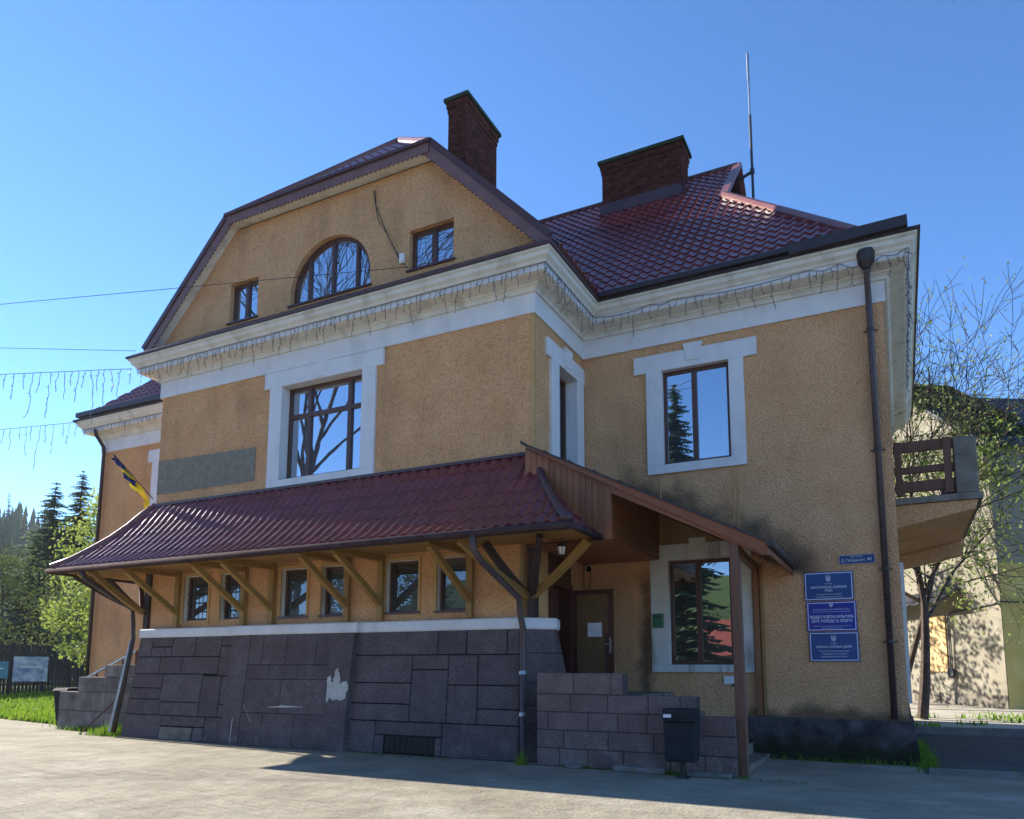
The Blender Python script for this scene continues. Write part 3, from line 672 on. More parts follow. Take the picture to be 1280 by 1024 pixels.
# left wing upper
w = window((-13.7,D,5.83), X_, 1.40, 2.03, [0,.47,1], [0,1], .14, 'glass')
surround(w, (0,D,0), X_, [(-14.05,-13.7,5.83,7.86),(-12.3,-11.95,5.83,7.86),(-14.05,-11.95,5.64,5.83),(-14.25,-11.75,7.86,8.24)], .06, M['white'])
# return window
w = window((0,1.12,5.85), Y_, .98, 1.97, [0,1], [0,1], .28, 'dimglass')
surround(w, (0,0,0), Y_, [(.74,1.12,5.85,7.82),(2.1,2.46,5.85,7.82),(.74,2.46,5.64,5.85),(.54,2.51,7.82,8.20),(1.4,1.8,7.9,8.32,.06)], .06, M['white'])
# gable windows
window((-8.28,0,10.0), X_, .92, 1.03, [0,.5,1], [0,1], .18, 'glass', fw=.08)
window((-2.95,0,10.05), X_, 1.11, .93, [0,.5,1], [0,1], .18, 'glass', fw=.08)
window((-6.3,0,10.0), X_, 2.32, 1.46, [0,.2,.5,.8,1], [0,1], .18, 'glass', fw=.09, arched=(1.16,.3))
# small ground-floor windows
for i, (a, c) in enumerate(SW):
    w = window((a,.02,2.74), X_, c-a, 1.07, [0,1], [0,1], .17, 'dimglass', fw=.06, sill=i >= 2, bars=(3,5) if i < 2 else None, framem='brown')
    b = MB()
    b.box(a-.004,a+.012,.03,.185,2.75,3.80); b.box(a,c,.03,.185,3.795,3.806); b.build('reveal_lining', M['cream'], w)
    b = MB(); b.box(a-.07,a,-.012,.03,2.66,3.88); b.box(c,c+.05,-.012,.03,2.66,3.88); b.box(a,c,-.012,.03,3.81,3.88); b.build('trim', M['sidepaint'], w)

# plaster patch, peeled patches
b = MB(); pp = []
for k in range(24):
    t = k/24; x = -10.49+3.33*t; pp.append((x, 5.93+.02*noise.noise(Vector((x*5,1,0)))))
top = [(-10.49+3.33*k/24, 6.80-.06*(k/24)+.03*noise.noise(Vector((k*.9,7,0)))) for k in range(25)]
lp = pp + [(-7.16,5.93)] + top[::-1]
b.add([(x,-.014,z) for x, z in lp], [tuple(range(len(lp)))]); b.build('plaster_patch', M['grey_patch'], B)
# ---------------------------------------------------------------- battered base
BT, YB, YT = 2.36, -.40, -.10
def yface(z, off=0): return YB + (YT-YB)*z/BT - off
def bay(name, xa, xb, xa0, xb0, rects, off, m, ur=(0,1), extra=None, gap=.023):
    """bay between xa..xb at the top and xa0..xb0 at the foot; rects in u,v (v from the top)"""
    X = lambda u, z: (xa + (xb-xa)*u)*(z/BT) + (xa0 + (xb0-xa0)*u)*(1-z/BT)
    b = MB(); b.hexa([(X(0,0),yface(0,off),0),(X(1,0),yface(0,off),0),(X(1,0),.3,0),(X(0,0),.3,0)], [(X(0,BT),yface(BT,off),BT),(X(1,BT),yface(BT,off),BT),(X(1,BT),.3,BT),(X(0,BT),.3,BT)])
    w = b.build(name, M['joint'], B)
    for (u0, u1, v0, v1) in rects:
        z1 = BT*(1-v0); z0 = BT*(1-v1); g = gap/2; wd = abs(xb-xa)
        gu = g/wd; pr = .022 + random.uniform(-.004,.004)
        ring = lambda d, s_: [(X(u0+gu+s_/wd, z0+g+s_), yface(z0+g+s_, off)-d, z0+g+s_), (X(u1-gu-s_/wd, z0+g+s_), yface(z0+g+s_, off)-d, z0+g+s_), (X(u1-gu-s_/wd, z1-g-s_), yface(z1-g-s_, off)-d, z1-g-s_), (X(u0+gu+s_/wd, z1-g-s_), yface(z1-g-s_, off)-d, z1-g-s_)]
        bb = MB(); r0 = ring(-.02, 0); r1_ = ring(pr-.008, 0); r2_ = ring(pr, .01)
        bb.v = r0 + r1_ + r2_; bb.f = [(i, (i+1) % 4, 4+(i+1) % 4, 4+i) for i in range(4)] + [(4+i, 4+(i+1) % 4, 8+(i+1) % 4, 8+i) for i in range(4)] + [(8,9,10,11)]
        bb.build('block', m, w)
    return w
Lr = [(0,.14,0,.2),(.14,.36,0,.1),(.14,.36,.1,.2),(.36,.6,0,.2),(.6,.85,0,.2),(.85,1,0,.1),(.85,1,.1,.385),(0,.26,.2,.37),(.26,.49,.2,.37),(.49,.85,.2,.37),
      (0,.32,.37,.51),(0,.32,.51,.62),(.32,.72,.37,.64),(.72,.9,.385,.77),(.9,1,.385,.65),(.9,1,.65,.77),(0,.34,.62,.77),(.34,.72,.64,.77),(0,.38,.77,1),(.38,.8,.77,.87),(.7,.8,.87,1),(.8,1,.77,1)]
bl = bay('base_wall', -10.56, -7.3, -10.66, -7.26, Lr, 0, M['base'])
Rr = [(0,.53,0,.2),(.53,.7,0,.2),(.7,.93,0,.2),(.93,1,0,.2),(0,.38,.2,.43),(.38,.6,.2,.32),(.38,.6,.32,.74),(.6,.77,.2,.44),(.77,1,.2,.44),(0,.38,.43,.6),(0,.38,.6,.74),(.6,.77,.44,.74),(.77,1,.44,.62),(.77,1,.62,.74),
      (0,.18,.74,1),(.18,.58,.74,.85),(.58,1,.74,1),(.18,.24,.85,1),(.54,.58,.85,1)]
br = bay('base_wall', -3.95, -.22, -3.95, -.08, Rr, 0, M['base'])
OFF = .14
Cr = [(0,.17,0,.28),(.17,.47,0,.28),(.47,.84,0,.28),(.84,1,0,.28),(0,.28,.28,.41),(.28,.64,.28,.41),(.64,1,.28,.41),(0,.46,.41,.71),(.46,1,.41,.71),(0,.28,.71,1),(.28,.66,.71,1),(.66,1,.71,1)]
bc = bay('base_wall', -6.78, -4.52, -6.75, -4.49, Cr, OFF-.03, M['base'], gap=.012)
for (x0, x1) in ((-7.32,-6.78), (-4.52,-3.93)):
    f0 = .06; b = MB(); b.hexa([(x0+f0*.5,yface(0,OFF),0),(x1+f0*.5,yface(0,OFF),0),(x1+f0*.5,.2,0),(x0+f0*.5,.2,0)], [(x0,yface(BT,OFF),BT),(x1,yface(BT,OFF),BT),(x1,.2,BT),(x0,.2,BT)]); b.build('base_pilaster', M['base'], B)
# chamfered right corner
def quadblock(w, p00, p10, p11, p01, m, pr=.022, g=.01, name='block'):
    p00, p10, p11, p01 = map(Vector, (p00, p10, p11, p01)); n = (p10-p00).cross(p01-p00).normalized(); c = (p00+p10+p11+p01)/4
    def sh(p, k, d): v = (c-p); return p + v.normalized()*k*1.3 + n*d
    r0 = [sh(p, g/2, -.02) for p in (p00,p10,p11,p01)]; r1_ = [sh(p, g/2, pr-.008) for p in (p00,p10,p11,p01)]; r2_ = [sh(p, g/2+.01, pr) for p in (p00,p10,p11,p01)]
    bb = MB(); bb.v = [tuple(v) for v in r0+r1_+r2_]; bb.f = [(i, (i+1) % 4, 4+(i+1) % 4, 4+i) for i in range(4)] + [(4+i, 4+(i+1) % 4, 8+(i+1) % 4, 8+i) for i in range(4)] + [(8,9,10,11)]
    return bb.build(name, m, w)
A0, A1 = Vector((-.08,-.40,0)), Vector((-.22,-.10,BT)); B0, B1 = Vector((.62,.05,0)), Vector((.26,.38,BT)); C0, C1 = Vector((.56,1.0,0)), Vector((.12,.75,BT))
b = MB(); b.hexa([A0,B0,C0,Vector((-.4,.75,0))], [A1,B1,C1,Vector((-.4,.75,BT))]); bk = b.build('base_corner', M['joint'], B)
vv_ = [0,.19,.42,.59,.72,1]
for i in range(5):
    t1, t0 = 1-vv_[i], 1-vv_[i+1]
    quadblock(bk, A0.lerp(A1,t0), B0.lerp(B1,t0), B0.lerp(B1,t1), A0.lerp(A1,t1), M['base'], g=.016)
    quadblock(bk, B0.lerp(B1,t0), C0.lerp(C1,t0), C0.lerp(C1,t1), B0.lerp(B1,t1), M['base'], g=.016)
# chamfered left corner
A0, A1 = Vector((-11.05,-.02,0)), Vector((-10.68,.02,BT)); B0, B1 = Vector((-10.66,-.40,0)), Vector((-10.56,-.10,BT)); C0, C1 = Vector((-11.05,1.2,0)), Vector((-10.68,1.2,BT))
b = MB(); b.hexa([C0,A0,B0,Vector((-10.4,1.2,0))], [C1,A1,B1,Vector((-10.4,1.2,BT))]); bk = b.build('base_corner', M['joint'], B)
for i in range(5):
    t1, t0 = 1-vv_[i], 1-vv_[i+1]
    quadblock(bk, A0.lerp(A1,t0), B0.lerp(B1,t0), B0.lerp(B1,t1), A0.lerp(A1,t1), M['base'], g=.016)
    quadblock(bk, C0.lerp(C1,t0), A0.lerp(A1,t0), A0.lerp(A1,t1), C0.lerp(C1,t1), M['base'], g=.016)
# vents
b = MB(); x0, x1 = -10.66+3.4*.385, -10.66+3.4*.69
b.hexa([(x0,yface(.0)-.03,.01),(x1,yface(0)-.03,.01),(x1,yface(0)+.05,.01),(x0,yface(0)+.05,.01)], [(x0,yface(.28)-.03,.285),(x1,yface(.28)-.03,.285),(x1,yface(.28)+.05,.285),(x0,yface(.28)+.05,.285)]); b.build('cellar_hatch', M['concrete'], bl)
x0, x1 = -3.95+3.87*.245, -3.95+3.87*.535
b = MB(); b.hexa([(x0,yface(.04)-.004,.04),(x1,yface(.04)-.004,.04),(x1,yface(.04)+.05,.04),(x0,yface(.04)+.05,.04)], [(x0,yface(.34)-.004,.34),(x1,yface(.34)-.004,.34),(x1,yface(.34)+.05,.34),(x0,yface(.34)+.05,.34)]); b.build('cellar_vent', M['interior'], br)
b = MB()
for k in range(9):
    x = x0 + (x1-x0)*(k+.5)/9; b.beam((x,yface(.04)-.012,.05), (x,yface(.34)-.012,.33), .012, .012)
b.build('vent_grille', M['irondark'], br)
# peeled plaster on the right pilaster of the middle bay
PL = [(0,.0),(.02,.18),(-.01,.32),(.06,.36),(.10,.26),(.13,.25),(.15,.42),(.20,.48),(.25,.36),(.27,.24),(.40,.27),(.46,.16),(.42,.08),(.40,-.02),(.30,-.06),(.22,-.03),(.16,-.05),(.09,0),(.05,-.09),(.02,-.07)]
rnd = random.Random(2); P2 = []
for (u, v), (u2, v2) in zip(PL, PL[1:]+PL[:1]):
    for k in range(4): t = k/4; P2.append((u+(u2-u)*t+rnd.gauss(0,.008), v+(v2-v)*t+rnd.gauss(0,.01)))
PL = P2
b = MB(); x0, z0 = -4.50, 1.05
b.add([(x0+u*1.25+.02, yface(z0+v*1.2,OFF)-.004, z0+v*1.2) for u, v in PL], [tuple(range(len(PL)))]); b.build('peeled_patch', M['peel'], B)
for (x, z, dx, dz, w_) in ((-6.0,.82,.95,.02,.03), (-6.72,.85,.28,-.35,.05), (-6.98,.55,.02,-.5,.03)):
    b = MB(); n = 7
    tp = [(x+dx*i/n, z+dz*i/n+random.uniform(0,w_)*math.sin(math.pi*i/n)) for i in range(n+1)]; bt = [(x+dx*i/n + (.02 if abs(dz) > abs(dx) else 0), z+dz*i/n-random.uniform(.004,w_*.6)) for i in range(n+1)]
    lp = tp + bt[::-1]; b.add([(p, yface(q, OFF+.004)-.004, q) for p, q in lp][::-1], [tuple(range(len(lp)))]); b.build('paint_scratch', M['peel'], B)
# white string course
def course(pts, m=M['white']):
    return sweep(pts, [(-.05,2.35),(.05,2.35),(.07,2.38),(.07,2.53),(.05,2.56),(-.12,2.57)]).build('string_course', m, B)
course([(-10.72,1.2),(-10.72,0.04),(-10.56,-.09),(-7.34,-.09),(-7.34,-.09-OFF+.02),(-3.91,-.09-OFF+.02),(-3.91,-.09),(-.25,-.09),(.24,.36),(.14,.72)])
b = MB(); b.quad((-10.7,.9,2.565),(-10.56,-.08,2.565),(-.25,-.08,2.565),(.2,.4,2.565),(.1,.8,2.565)); b.build('course_top', M['oldwhite'], B)

# ---------------------------------------------------------------- canopy roof (bell-cast) with hips
PR = [(0,5.64),(.23,5.37),(.45,5.06),(.73,4.73),(1.03,4.44),(1.36,4.15),(1.68,3.93)]
KL, KR = .80, .83
cn = MB()
for (t0, z0), (t1, z1) in zip(PR[:-1], PR[1:]):
    xl0, xl1, xr0, xr1 = -10.5-KL*t0, -10.5-KL*t1, KR*t0, KR*t1
    cn.quad((xl1,-t1,z1),(xr1,-t1,z1),(xr0,-t0,z0),(xl0,-t0,z0))
    cn.quad((xl1,2.5,z1),(xl1,-t1,z1),(xl0,-t0,z0),(xl0,2.5,z0))
    cn.quad((xr1,-t1,z1),(xr1,-.40,z1) if t1 > .4 else (xr1,-t1+.001,z1),(xr0,-.40,z0) if t0 > .4 else (xr0,-t0+.001,z0),(xr0,-t0,z0))
can = cn.build('canopy_roof', M['roofmetal'], B)
tl = []
for (t0, z0), (t1, z1) in zip(PR[:-1], PR[1:]):
    Lr_ = math.hypot(t1-t0, z1-z0)
    V = Vector((0, (t1-t0), (z0-z1)))
    tl += tiles_on((0,-t1,z1+.006), X_, V, [(-10.5-KL*t1,0),(KR*t1,0),(KR*t0,Lr_),(-10.5-KL*t0,Lr_)], TW, Lr_, lip=.013)
    # right and left ends
    if t1 > .45:
        Vx = Vector((-KR*(t1-t0), 0, z0-z1)); Lx = Vx.length
        tl += tiles_on((KR*t1,0,z1+.006), Y_, Vx, [(-t1,0),(-.42,0),(-.42,Lx),(-max(t0,.43),Lx)], TW, Lx)
    Vx = Vector((KL*(t1-t0), 0, z0-z1)); Lx = Vx.length
    tl += tiles_on((-10.5-KL*t1,0,z1+.006), (0,-1,0), Vx, [(-2.5,0),(t1,0),(t0,Lx),(-2.5,Lx)], TW, Lx)
place_tiles(tl, can)
for k, x00 in ((-KL,-10.5), (KR,0)):
    b = MB(); b.tube([(x00+k*t, -t, z+.045) for t, z in PR], [.075]*6+[.09], 8); b.build('hip_cap', M['cap'] if k < 0 else M['roofmetal'], can, smooth=True)
b = MB(); b.beam((-10.5,-.03,5.655), (-.05,-.03,5.655), .10, .06); b.build('top_flashing', M['roofmetal'], can)
# underside boards of the canopy
t1, z1 = PR[-1]
b = MB(); b.quad((-10.5-KL*t1+.05,-t1+.05,z1-.06),(-10.5-KL*t1+.05,2.5,z1-.06),(-10.5,2.5,z1+.02),(-10.5,.0,z1+.02)); b.quad((KR*t1-.05,-t1+.05,z1-.06),(-10.5-KL*t1+.05,-t1+.05,z1-.06),(-10.5,.03,z1+.02),(0,.03,z1+.02)); b.quad((KR*t1-.05,-.3,z1-.06),(KR*t1-.05,-t1+.05,z1-.06),(0,.03,z1+.02),(0,.3,z1+.02))
b.build('canopy_soffit', M['wood_y'], can)
gp = [(-10.5-KL*t1-.06,2.5), (-10.5-KL*t1-.06,-t1-.05), (KR*t1-.06,-t1-.05), (KR*t1+.01,-t1-.02), (KR*t1+.06,-t1+.08), (KR*t1+.06,-.42)]
b = MB(); b.tube([(x, y, z1-.035 - .02*abs(x+5.3)/7) for x, y in gp], .062, 10); b.build('gutter', M['gutter'], can, smooth=True)
b = MB(); b.beam((-11.8,-t1+.02,z1-.07), (KR*t1,-t1+.02,z1-.07), .04, .10); b.build('eave_board', M['timber'], can)
# timber brackets
for i, x in enumerate((-9.44,-7.27,-6.41,-4.30,-3.43,-1.33)):
    b = MB(); b.beam((x,-.05,2.58), (x,-.05,3.95), .13, .10, (0,1,0)); b.beam((x,-.08,2.93), (x-.02,-1.46,3.80), .105, .12); b.beam((x,-.06,3.84), (x,-1.58,3.84), .10, .10)
    b.build('bracket', M['wood_y'], B)
b = MB(); b.beam((-11.6,-1.46,3.885), (1.2,-1.46,3.885), .09, .08); b.build('canopy_purlin', M['wood_y'], B)
# corner posts with braces
def curved(b, p, q, w, sag):
    p = Vector(p); q = Vector(q); n = 6; pts = []
    for i in range(n+1):
        t = i/n; v = p.lerp(q, t); v.z -= sag*math.sin(math.pi*t); pts.append(v)
    for i in range(n): b.beam(pts[i], pts[i+1] + (pts[i+1]-pts[i])*.06, w, w*1.1)
P0 = (-.03,.10)
b = MB(); b.hexa([(-.13,.0,2.57),(.03,.0,2.57),(.03,.16,2.57),(-.13,.16,2.57)], [(-.13,.0,3.97),(.03,.0,3.97),(.03,.16,3.97),(-.13,.16,3.97)]); b.build('corner_post', M['timber'], B)
for (q, mt_) in (((-.75,-1.40,3.83),'wood_y'), ((-.55,-.85,3.85),'timber'), ((.66,-1.15,3.84),'timber'), ((1.26,-.50,3.80),'wood_y')):
    b = MB(); curved(b, (P0[0]-.02+(.04 if q[0] > 0 else -.04),P0[1]-.14,2.95), q, .11, .05); b.build('brace', M[mt_], B)
b = MB(); b.box(-10.62,-10.46,-.06,.10,2.57,3.95); b.build('corner_post', M['timber'], B)
for (q, mt_) in (((-11.6,-.35,3.80),'timber'), ((-11.65,-1.2,3.81),'timber'), ((-11.1,-1.45,3.82),'wood_y'), ((-11.65,.6,3.80),'timber'), ((-10.6,-1.5,3.83),'wood_y')):
    b = MB(); curved(b, (-10.6,-.10,2.98), q, .11, .05); b.build('brace', M[mt_], B)

# ---------------------------------------------------------------- downpipes
def pipe(pts, r=.055, m='pipe', name='downpipe'):
    return MB().tube(pts, r, 10).build(name, M[m], B, smooth=True)
p = pipe([(5.80,D-.45,9.0),(5.80,D-.42,8.9),(5.80,D-.12,8.55),(5.80,D-.10,8.4),(5.80,D-.10,.78)], .058)
b = MB(); b.tube([(5.80,D-.46,9.28),(5.80,D-.46,9.08),(5.80,D-.45,8.95)], [.17,.15,.07], 10); b.build('hopper', M['darkgutter'], p)
for z in (7.9, 5.6, 3.4, 2.1):
    b = MB(); b.tube([(5.80,D-.10,z),(5.80,D-.10,z+.05)], .068, 10); b.beam((5.68,D-.03,z+.02), (5.92,D-.03,z+.02), .02, .02); b.build('pipe_clamp', M['darkgutter'], p)
pipe([(-16.32,D-.45,9.1),(-16.32,D-.42,8.95),(-16.32,D-.13,8.6),(-16.32,D-.11,8.4),(-16.32,D-.11,1.2)], .055, 'darkgutter')
p = pipe([(-.30,-1.72,3.86),(-.30,-1.72,3.62),(-.26,-1.58,3.45),(-.10,-.40,2.88),(-.10,-.36,2.62),(-.10,-.24,2.36),(-.06,-.32,1.6),(.02,-.48,.15),(.04,-.60,.07)], .058)
for t in (.35, .72): b = MB(); q0 = Vector((-.095,-.255,2.2)).lerp(Vector((.015,-.47,.25)), t); b.tube([q0, q0+Vector((-.01,.01,.06))], .068, 10); b.build('pipe_clamp', M['metal'], p)
b = MB(); b.box(-.06,.02,-.535,-.525,1.52,1.64); 
p = pipe([(-10.70,-1.68,3.84),(-10.70,-1.58,3.66),(-10.74,-.28,3.05),(-10.78,-.20,2.70),(-10.74,-.20,2.35),(-10.84,-.48,.1)], .055, 'darkgutter')
b = MB(); b.tube([(-10.78,-.24,2.28),(-10.89,-.56,.12)], .03, 8); b.build('earth_rod', M['metal'], p)

# ---------------------------------------------------------------- right plinth
b = MB(); b.hexa([(3.3,D-.12,0),(RX+.14,D-.12,0),(RX+.14,D+2,0),(3.3,D+2,0)], [(3.3,D-.07,.76),(RX+.07,D-.07,.74),(RX+.07,D+2,.74),(3.3,D+2,.76)])
pl = b.build('plinth', M['plinth'], B)
b = MB(); b.hexa([(RX,D+2,0),(RX+.12,D+2,0),(RX+.12,13.1,0),(RX,13.1,0)], [(RX,D+2,.72),(RX+.05,D+2,.72),(RX+.05,13.1,.72),(RX,13.1,.72)]); b.build('plinth', M['plinth'], B)

# ---------------------------------------------------------------- porch: stairs, parapet, roof
def parapet(name, secs, y0, y1, m, rh, seed, ret=True):
    """stepped wall built of blocks: secs (x0,x1,top)"""
    rnd = random.Random(seed); b = MB()
    for (x0, x1, zt) in secs: b.box(min(x0,x1)+.004, max(x0,x1)-.004, y0+.015, y1-.015, 0, zt-.012)
    w = b.build(name, M['pjoint'], B)
    allx0 = min(min(s_[0], s_[1]) for s_ in secs); allx1 = max(max(s_[0], s_[1]) for s_ in secs)
    zs = sorted({s_[2] for s_ in secs}); zmax = max(zs); rows = []
    z = 0
    cuts = [0]; 
    for zt in zs:
        n = max(1, round((zt-cuts[-1])/rh)); a = cuts[-1]; cuts += [a+(zt-a)*(k+1)/n for k in range(n)]
    for j in range(len(cuts)-1):
        za, zb = cuts[j], cuts[j+1]; xs = [s_ for s_ in secs if s_[2] >= zb-1e-6]
        xa = min(min(s_[0], s_[1]) for s_ in xs); xb = max(max(s_[0], s_[1]) for s_ in xs)
        x = xa - rnd.uniform(0, .3)
        while x < xb-.02:
            wd = rnd.uniform(.45, .85); u0, u1 = max(x, xa), min(x+wd, xb)
            if xb-u1 < .15: u1 = xb; wd = 9
            if u1-u0 > .03:
                e = rnd.uniform(0, .006); q = MB(); q.box(u0+.006, u1-.006, y0-e, y1+e, za+.006, zb-.006); q.build('block', m, w, bevel=.012)
            x += wd
    return w
parapet('stair_parapet', [(.34,1.89,1.56),(1.89,3.08,1.20),(3.08,3.68,.90)], -.60, -.30, M['parapet'], .33, 4)
parapet('stair_parapet', [(-11.05,-12.45,1.71),(-12.45,-13.5,1.39),(-13.5,-14.25,1.0)], .30, .65, M['oldblock'], .6, 9)
st = MB(); st.box(.05,.76,.95,D-.02,0,1.18); st.box(.76,1.9,-.3,D-.02,0,1.18); st.build('stair_landing', M['concrete'], B)
for k in range(6):
    b = MB(); b.box(1.9+.3*k,2.2+.3*k,-.3,D-.02,0,1.18-.185*(k+1)+.02); b.build('step', M['concrete'], B)
st = MB(); st.box(-13.0,-10.75,.65,D-.02,0,1.18); st.build('stair_landing', M['concrete'], B)
for k in range(6):
    b = MB(); b.box(-13.3-.3*k,-13.0-.3*k,.65,D-.02,0,1.18-.185*(k+1)+.02); b.build('step', M['concrete'], B)
# kerb stones at the foot
for (x0, x1) in ((.92,1.2), (1.75,2.6), (2.95,3.6)):
    b = MB(); b.box(x0,x1,-.76,-.6,0,.07+random.uniform(0,.04)); b.build('foot_stone', M['kerb'], B, bevel=.015)
# door in the return wall
door = MB(); 
for (y0, y1, z0, z1) in ((.70,.80,1.18,4.55), (1.70,1.80,1.18,3.33), (.80,1.70,3.23,3.33)): door.box(-.10,.04,y0,y1,z0,z1)
door = door.build('door', M['doorbrown'], B)
b = MB(); b.box(-.14,-.09,.80,1.38,1.2,3.23); b.build('fixed_leaf', M['doorbrown'], door)
b = MB(); b.box(-.02,.02,.80,1.75,3.33,3.84); b.build('transom_panel', M['doorbrown'], door)
b = MB(); b.box(-1.6,-.3,.6,2.0,1.18,1.2); b.box(-1.62,-1.6,.6,2.0,1.2,3.3); b.box(-1.6,-.3,.58,.6,1.2,3.3); b.box(-1.6,-.3,2.0,2.02,1.2,3.3); b.box(-1.6,-.27,.6,2.0,3.3,3.32); b.build('vestibule', M['interior'], door)
lf = MB(); ly = 1.78
for (x0, x1, z0, z1) in ((.04,.13,1.2,3.22), (.79,.90,1.2,3.22), (.13,.79,3.12,3.22), (.13,.79,1.2,1.32)): lf.box(x0,x1,ly,ly+.05,z0,z1)
leaf = lf.build('door_leaf', M['doorbrown'], door)
b = MB(); b.box(.13,.79,ly+.012,ly+.03,1.32,3.12); b.build('leaf_panel', M['doorpanel'], leaf)
b = MB(); b.box(.82,.86,ly-.012,ly,1.95,2.25); b.beam((.84,ly-.03,2.12), (.74,ly-.03,2.12), .02, .02); b.build('handle', M['metal'], leaf)
b = MB(); b.box(.735,.775,ly-.006,ly+.012,1.4,2.35); b.build('lock_stile', M['timber'], leaf)
nt_ = MB(); nt_.box(.36,.66,ly-.002,ly+.002,2.27,2.55)
o = nt_.build('paper_notice', M['paper']); tag(o, 'white paper notice taped to the open porch door', 'notice'); o.location = (0, .008, 0)
# boarded box under the porch roof
YP = -.42
zroof = lambda x: 5.73 - .505*x
bx = MB(); bx.quad((.05,YP+.03,3.84),(1.66,YP+.03,3.84),(1.66,D-.02,3.84),(.05,D-.02,3.84)); bx = bx.build('porch_soffit', M['wood'], B)
fr = MB(); fr.hexa([(.03,YP+.02,3.84),(1.66,YP+.02,3.84),(1.66,YP+.06,3.84),(.03,YP+.06,3.84)], [(.03,YP+.02,zroof(.03)-.06),(1.66,YP+.02,zroof(1.66)-.06),(1.66,YP+.06,zroof(1.66)-.06),(.03,YP+.06,zroof(.03)-.06)]); fr = fr.build('porch_gable', M['timber'], B)
x = .03; wdt = .118
while x < 1.55:
    x1 = min(x+wdt, 1.56); b = MB(); e = random.uniform(0,.006); za = 3.86
    b.hexa([(x+.004,YP-e,za),(x1-.004,YP-e,za),(x1-.004,YP+.02,za),(x+.004,YP+.02,za)], [(x+.004,YP-e,zroof(x)-.09),(x1-.004,YP-e,zroof(x1)-.09),(x1-.004,YP+.02,zroof(x1)-.09),(x+.004,YP+.02,zroof(x)-.09)]); b.build('plank', M['wood'], fr); x += wdt
b = MB(); b.box(1.56,1.69,YP-.02,YP+.05,3.82,zroof(1.69)-.08); b.build('corner_board', M['wood'], fr)
sd = MB(); sd.quad((1.64,YP+.05,3.84),(1.64,D-.02,3.84),(1.64,D-.02,zroof(1.64)-.08),(1.64,YP+.05,zroof(1.64)-.08)); sd = sd.build('porch_side', M['timber'], B)
z = 3.85
while z < 4.8:
    b = MB(); b.box(1.64,1.665+random.uniform(0,.005),YP+.05,D-.02,z+.003,min(z+.118, 4.82)-.003); b.build('plank', M['wood'], sd); z += .12
# roof slab, fascia and boards underneath
x0, x1 = .02, 4.22; nrm = Vector((.505,0,1)).normalized()
rf = slab([(x0,YP-.16,zroof(x0)),(x1,YP-.16,zroof(x1)),(x1,D-.01,zroof(x1)),(x0,D-.01,zroof(x0))], nrm, .03).build('porch_roof', M['darkgutter'], B)
b = MB(); 
for i in range(10):
    u = x0 + (x1-x0)*i/9; b.tube([(u, YP-.17, zroof(u)+.012), (u, D-.02, zroof(u)+.012)], .012, 6)
b.build('roof_seam', M['darkgutter'], rf)
for i in range(22):
    y0 = YP-.10 + (D-YP+.06)*i/22; y1 = YP-.10 + (D-YP+.06)*(i+1)/22-.005
    b = MB(); q = [(1.62,y0),(4.18,y0),(4.18,y1),(1.62,y1)]; b.hexa([(u,y,zroof(u)-.07) for u, y in q], [(u,y,zroof(u)-.045) for u, y in q]); b.build('plank', M['wood_r'], rf)
b = MB(); b.hexa([(x0+.1,YP-.14,zroof(x0+.1)-.075),(4.24,YP-.14,zroof(4.24)-.24),(4.24,YP-.10,zroof(4.24)-.24),(x0+.1,YP-.10,zroof(x0+.1)-.075)], [(x0+.1,YP-.14,zroof(x0+.1)-.02),(4.24,YP-.14,zroof(4.24)-.035),(4.24,YP-.10,zroof(4.24)-.035),(x0+.1,YP-.10,zroof(x0+.1)-.02)]); b.build('fascia_board', M['wood_r'], rf)
b = MB(); b.hexa([(1.7,YP-.10,zroof(1.7)-.26),(4.16,YP-.10,zroof(4.16)-.26),(4.16,YP,zroof(4.16)-.26),(1.7,YP,zroof(1.7)-.26)], [(1.7,YP-.10,zroof(1.7)-.07),(4.16,YP-.10,zroof(4.16)-.07),(4.16,YP,zroof(4.16)-.07),(1.7,YP,zroof(1.7)-.07)]); b.build('rafter', M['wood_r'], rf)
b = MB(); b.beam((4.22,YP-.16,zroof(4.22)-.10), (4.22,D-.02,zroof(4.22)-.10), .035, .20); b.build('fascia_board', M['wood_r'], rf)
b = MB(); b.tube([(4.28,YP-.2,zroof(4.22)-.06),(4.28,D-.05,zroof(4.22)-.04)], .055, 8); b.build('gutter', M['darkgutter'], rf)
b = MB(); b.hexa([(3.66,YP-.10,0.02),(3.82,YP-.10,0.02),(3.82,YP+.05,0.02),(3.66,YP+.05,0.02)], [(3.65,YP-.09,zroof(3.72)-.24),(3.79,YP-.09,zroof(3.72)-.24),(3.79,YP+.05,zroof(3.72)-.24),(3.65,YP+.05,zroof(3.72)-.24)]); b.build('porch_post', M['wood_old'], B, bevel=.01)
b = MB(); b.box(3.50,3.60,D-.12,D-.01,.78,zroof(3.6)-.25); b.build('wall_post', M['wood'], B)
b = MB(); b.box(3.62,3.67,D-.06,D-.01,.78,zroof(3.6)-.28); b.build('wall_batten', M['wood_y'], B)
b = MB(); b.beam((3.72,YP+.05,zroof(3.72)-.33), (3.55,D-.05,zroof(3.55)-.36), .10, .14); b.build('tie_beam', M['wood'], B)
